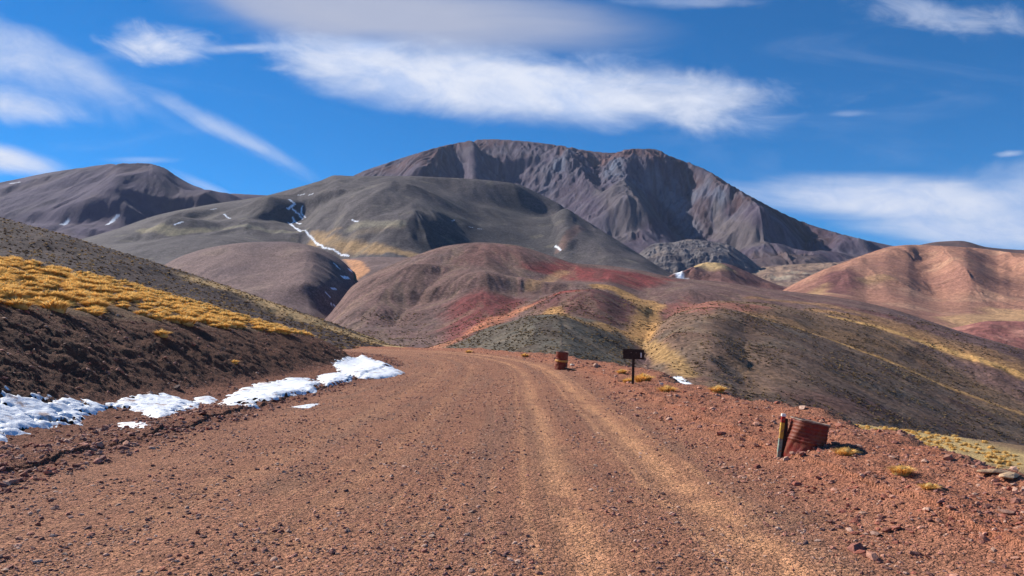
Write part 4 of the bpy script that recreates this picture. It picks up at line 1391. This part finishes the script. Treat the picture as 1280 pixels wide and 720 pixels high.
# ------------------------------------------------------------------ snow
def snow_patch(P, label, thick=0.10, seed=1, thr=0.0, warp=0.25, holes=0.3):
    Q = [g_at(a, b)[:2] for a, b in P]
    Q = np.array(Q)
    x0, y0 = Q.min(0) - 0.6; x1, y1 = Q.max(0) + 0.6
    st = 0.04 if (y1 - y0) < 14 else 0.06
    gx1 = np.arange(x0, x1, st); gy1 = np.arange(y0, y1, st)
    X, Y = np.meshgrid(gx1, gy1)
    d, _, _ = line_dist(X, Y, np.vstack([Q, Q[:1]]))
    d = np.where(inside(X, Y, Q), d, -d)
    m = d + warp * fbm(X / 0.8 + Y * 0.4, Y / 0.9, seed, 6, 0.62) * 2.0 - holes * sm(0.05, 0.35, fbm(X / 0.5 + Y * 0.5, Y / 0.5, seed + 3, 5, 0.65)) * 2.6
    base = near_z(X, Y, False)
    hgt = thick * np.clip(m / 0.35, -0.6, 1) ** 1.0
    hgt = np.where(hgt > 0, thick * np.sqrt(np.clip(m / 0.45, 0, 1)), hgt)
    thick = thick * 0.32
    cups = 0.03 * fbm(X / 0.30, Y / 0.75, seed + 9, 3) + 0.015 * fbm(X / 0.1, Y / 0.2, seed + 12, 2)
    Z = base + hgt + cups * np.clip(m / 0.3, 0, 1) + 0.01
    Fc = grid_faces(*Z.shape)
    okf = (m.ravel()[Fc] > -0.12).all(1)
    idx, inv = np.unique(Fc[okf], return_inverse=True)
    V = np.stack([X, Y, Z], -1).reshape(-1, 3)[idx]
    o = link('snow_patch', mesh_np('snow_patch', V, inv.reshape(-1, 4)), M_snow)
    tag(o, label, 'snow patch', 'snow patches in the roadside ditch')
    return o


snow_patch([(-60, 520), (10, 492), (28, 489), (60, 500), (110, 503), (145, 511), (100, 520), (95, 530), (40, 534), (15, 545), (-60, 575)],
           'broad white snow patch at the left edge of the ditch', 0.12, 11, warp=0.2, holes=0.16)
snow_patch([(138, 506), (165, 496), (208, 492), (250, 505), (240, 512), (200, 522), (168, 515)],
           'ragged snow patch in the ditch, second from the left', 0.10, 12, warp=0.2, holes=0.14)
snow_patch([(150, 529), (178, 528), (184, 533), (160, 536)], 'thin sliver of snow below the ragged ditch patch', 0.04, 13, warp=0.05, holes=0)
snow_patch([(244, 498), (262, 496), (272, 500), (262, 505), (246, 503)], 'small rounded snow spot between two long snow patches', 0.07, 14, warp=0.06, holes=0)
snow_patch([(278, 500), (300, 490), (322, 480), (345, 478), (360, 474), (386, 474), (402, 484), (380, 494), (330, 502), (290, 508)],
           'long snow patch along the ditch in the middle of the bank', 0.10, 15, warp=0.25, holes=0.18)
snow_patch([(398, 470), (425, 466), (440, 470), (436, 478), (408, 483), (400, 478)], 'snow patch against the bank foot before the brightest one', 0.10, 16, warp=0.22, holes=0.12)
snow_patch([(418, 456), (440, 448), (452, 444), (472, 452), (505, 467), (482, 473), (455, 474), (432, 470)],
           'bright snow drift at the bank end beside the road bend', 0.12, 17, warp=0.22, holes=0.08)
snow_patch([(368, 509), (380, 507), (394, 505), (382, 510)], 'thin strip of snow lying on the road edge', 0.03, 18, warp=0.05, holes=0)

# ------------------------------------------------------------------ drums, sign, marker post
def lathe(name, prof, mat, parent, seg=40, dent=0.0, seed=0, arc=None):
    """surface of revolution about z from (r, z) pairs"""
    prof = np.array(prof, float); n = len(prof)
    a = np.linspace(0, 2 * np.pi, seg, endpoint=False)
    A, R = np.meshgrid(a, prof[:, 0]); Zp = np.repeat(prof[:, 1][:, None], seg, 1)
    if dent:
        R = R * (1 + dent * fbm(np.cos(A) * 1.4 + seed, np.sin(A) * 1.4 + Zp * 3, seed, 3))
    V = np.stack([R * np.cos(A), R * np.sin(A), Zp], -1).reshape(-1, 3)
    i = np.arange(n - 1)[:, None] * seg + np.arange(seg)[None]
    j = np.arange(n - 1)[:, None] * seg + (np.arange(seg)[None] + 1) % seg
    Fc = np.stack([i, j, j + seg, i + seg], -1).reshape(-1, 4)
    me = mesh_np(name, V, Fc)
    return link(name, me, mat, parent)


def empty(name, loc, rot=(0, 0, 0)):
    o = bpy.data.objects.new(name, None); C.collection.objects.link(o)
    o.location = loc; o.rotation_euler = rot
    return o


def drum_profile(R, Hh, ribs, z0=-0.15):
    p = [(R, z0)]
    zs = np.linspace(z0, Hh, 60)
    for zc in zs[1:]:
        r = R
        for rb, wd, am in ribs: r += am * math.exp(-((zc - rb) / wd) ** 2)
        p.append((r, zc))
    return p


def box(name, sx, sy, sz, mat, parent, loc=(0, 0, 0), bev=0.004, rot=(0, 0, 0)):
    import bmesh
    bm = bmesh.new(); bmesh.ops.create_cube(bm, size=1.0)
    bmesh.ops.scale(bm, vec=(sx, sy, sz), verts=bm.verts)
    bmesh.ops.bevel(bm, geom=list(bm.edges), offset=bev, segments=2, affect='EDGES')
    me = bpy.data.meshes.new(name); bm.to_mesh(me); bm.free()
    o = link(name, me, mat, parent); o.location = loc; o.rotation_euler = rot
    return o


R_ = math.radians
# near drum: half sunk, leaning, open topped
nx, ny_ = 4.02, 10.2
nz = float(gz(nx, ny_)[0])
dr = empty('oil_drum', (nx, ny_, nz - 0.06), (R_(5), R_(11), R_(20)))
tag(dr, 'dark red rusty oil drum leaning on the right shoulder beside a striped post', 'oil drum', 'rusty drums marking the road edge')
RD = 0.250
lathe('barrel_wall', drum_profile(RD, 0.44, [(0.16, 0.012, 0.010), (0.20, 0.012, 0.006), (0.26, 0.010, 0.006), (0.31, 0.010, 0.006), (0.36, 0.010, 0.006), (0.41, 0.010, 0.005)])
      + [(RD - 0.006, 0.44), (RD - 0.008, 0.43), (RD - 0.01, 0.2), (RD - 0.012, -0.1)], M_drum, dr, 64, 0.16, 3)
lathe('rim', [(RD - 0.012, 0.432), (RD - 0.004, 0.448), (RD + 0.010, 0.450), (RD + 0.014, 0.440), (RD + 0.008, 0.430)], M_rim, dr, 64, 0.16, 3)
lathe('barrel_floor', [(RD - 0.015, 0.30), (0.15, 0.34), (0.001, 0.36)], M_inside, dr, 32, 0.0)
# far drum: upright, pale band
fx, fy, fz = g_at(701, 462)
fd = empty('oil_drum', (fx, fy, fz - 0.04), (R_(3), R_(5), 0))
tag(fd, 'upright dark red oil drum with a tan band at the outer edge of the bend', 'oil drum', 'rusty drums marking the road edge')
sc_ = fy / F
RF = 7.6 * sc_; HF = 23.5 * sc_
bd = lathe('barrel_wall', drum_profile(RF, HF, [(HF * 0.33, 0.015, 0.012), (HF * 0.66, 0.015, 0.012)]) + [(RF - 0.01, HF), (RF - 0.012, HF * 0.5)], M_drum, fd, 40, 0.08, 6)
lathe('rim', [(RF - 0.012, HF - 0.01), (RF, HF + 0.012), (RF + 0.014, HF + 0.006), (RF + 0.008, HF - 0.012)], M_rim, fd, 40, 0.08, 6)
lathe('painted_band', [(RF + 0.004, HF * 0.46), (RF + 0.016, HF * 0.47), (RF + 0.016, HF * 0.555), (RF + 0.004, HF * 0.565)], M_yel, fd, 40, 0.08, 6)
lathe('barrel_floor', [(RF - 0.014, HF * 0.82), (0.001, HF * 0.84)], M_inside, fd, 32)

# striped marker post and thin pipe at the near drum
px_x, px_y, _ = g_at(973, 571)
mp_ = empty('marker_post', (px_x, px_y, float(gz(px_x, px_y)[0])), (R_(2), R_(6), 0))
tag(mp_, 'slim marker post banded white, red, yellow and grey green beside near drum', 'marker post')
u_ = px_y / F
hp = 56 * u_; wp = 4.6 * u_
for nm, a, b, mt in (('grey_green_section', -0.12, 0.44, M_grn), ('yellow_section', 0.44, 0.80, M_yelp), ('red_section', 0.80, 0.94, M_redp), ('white_cap', 0.94, 1.0, M_white)):
    z0, z1 = a * hp, b * hp
    w_ = wp * (1.0 if nm != 'white_cap' else 1.12)
    box(nm, w_, w_ * 0.8, z1 - z0 - 0.0005, mt, mp_, (0, 0, (z0 + z1) / 2), 0.003)
box('dark_backing', wp * 0.75, wp * 0.7, 0.9 * hp, M_dark, mp_, (wp * 0.88 + 0.002, 0, 0.45 * hp), 0.003)
qx, qy, _ = g_at(981, 569)
pipe = empty('thin_pipe', (qx, qy, float(gz(qx, qy)[0])), (0, R_(4), 0))
tag(pipe, 'thin reddish pipe standing between marker post and near drum', 'pipe')
hh = 40 * u_
lathe('pipe_shaft', [(0.0125, -0.1), (0.0125, hh * 0.45)], M_rim, pipe, 14)
lathe('pipe_upper', [(0.0125, hh * 0.45 + .001), (0.014, hh * 0.46), (0.014, hh), (0.002, hh + 0.004)], M_pole, pipe, 14)
lathe('pipe_collar', [(0.0128, hh * 0.42), (0.019, hh * 0.43), (0.019, hh * 0.47), (0.0142, hh * 0.48)], M_dark, pipe, 14)

# black sign on a post
sx_, sy_, sz_ = g_at(791, 480)
us = sy_ / F
sg_ = empty('road_sign', (sx_, sy_, float(gz(sx_, sy_)[0])), (0, R_(1.5), R_(-8)))
tag(sg_, 'small dark rectangular sign board on a thin post at the shoulder', 'sign')
box('post', 3.2 * us, 2.6 * us, 34 * us + 0.2, M_dark, sg_, (0, 0, 34 * us / 2 - 0.1), 0.006)
bd = box('sign_board', 26 * us, 0.03, 11.5 * us, M_dark, sg_, (0, -2.4 * us, 36.5 * us), 0.006)
box('frame_edge', 26.6 * us, 0.036, 1.0 * us, M_dark, bd, (0, 0, 6.3 * us), 0.004)
for bx_ in (-2, 2): lathe('bolt', [(0.001, 0.012), (0.011, 0.01), (0.013, 0.0)], M_rim, bd, 10).matrix_local = __import__('mathutils').Matrix.Translation((bx_ * 0.04, -0.0155, 0.06)) @ __import__('mathutils').Matrix.Rotation(R_(90), 4, 'X')
box('white_mark', 1.6 * us, 0.006, 6.0 * us, M_white, bd, (9.2 * us, -0.019, -0.4 * us), 0.002)
# dark strip added in place of the far drum's cast shadow
wx_, wy_, wz_ = g_at(714, 463)
drum_shade = box('shadow_strip', 0.75, 0.16, 0.06, M_dark, None, (wx_, wy_ - 0.2, float(gz(wx_, wy_ - 0.2)[0]) + 0.06), 0.01, (0, R_(12), R_(-30)))
tag(drum_shade, 'dark strip standing in for the shadow of the far drum', 'shadow_strip')
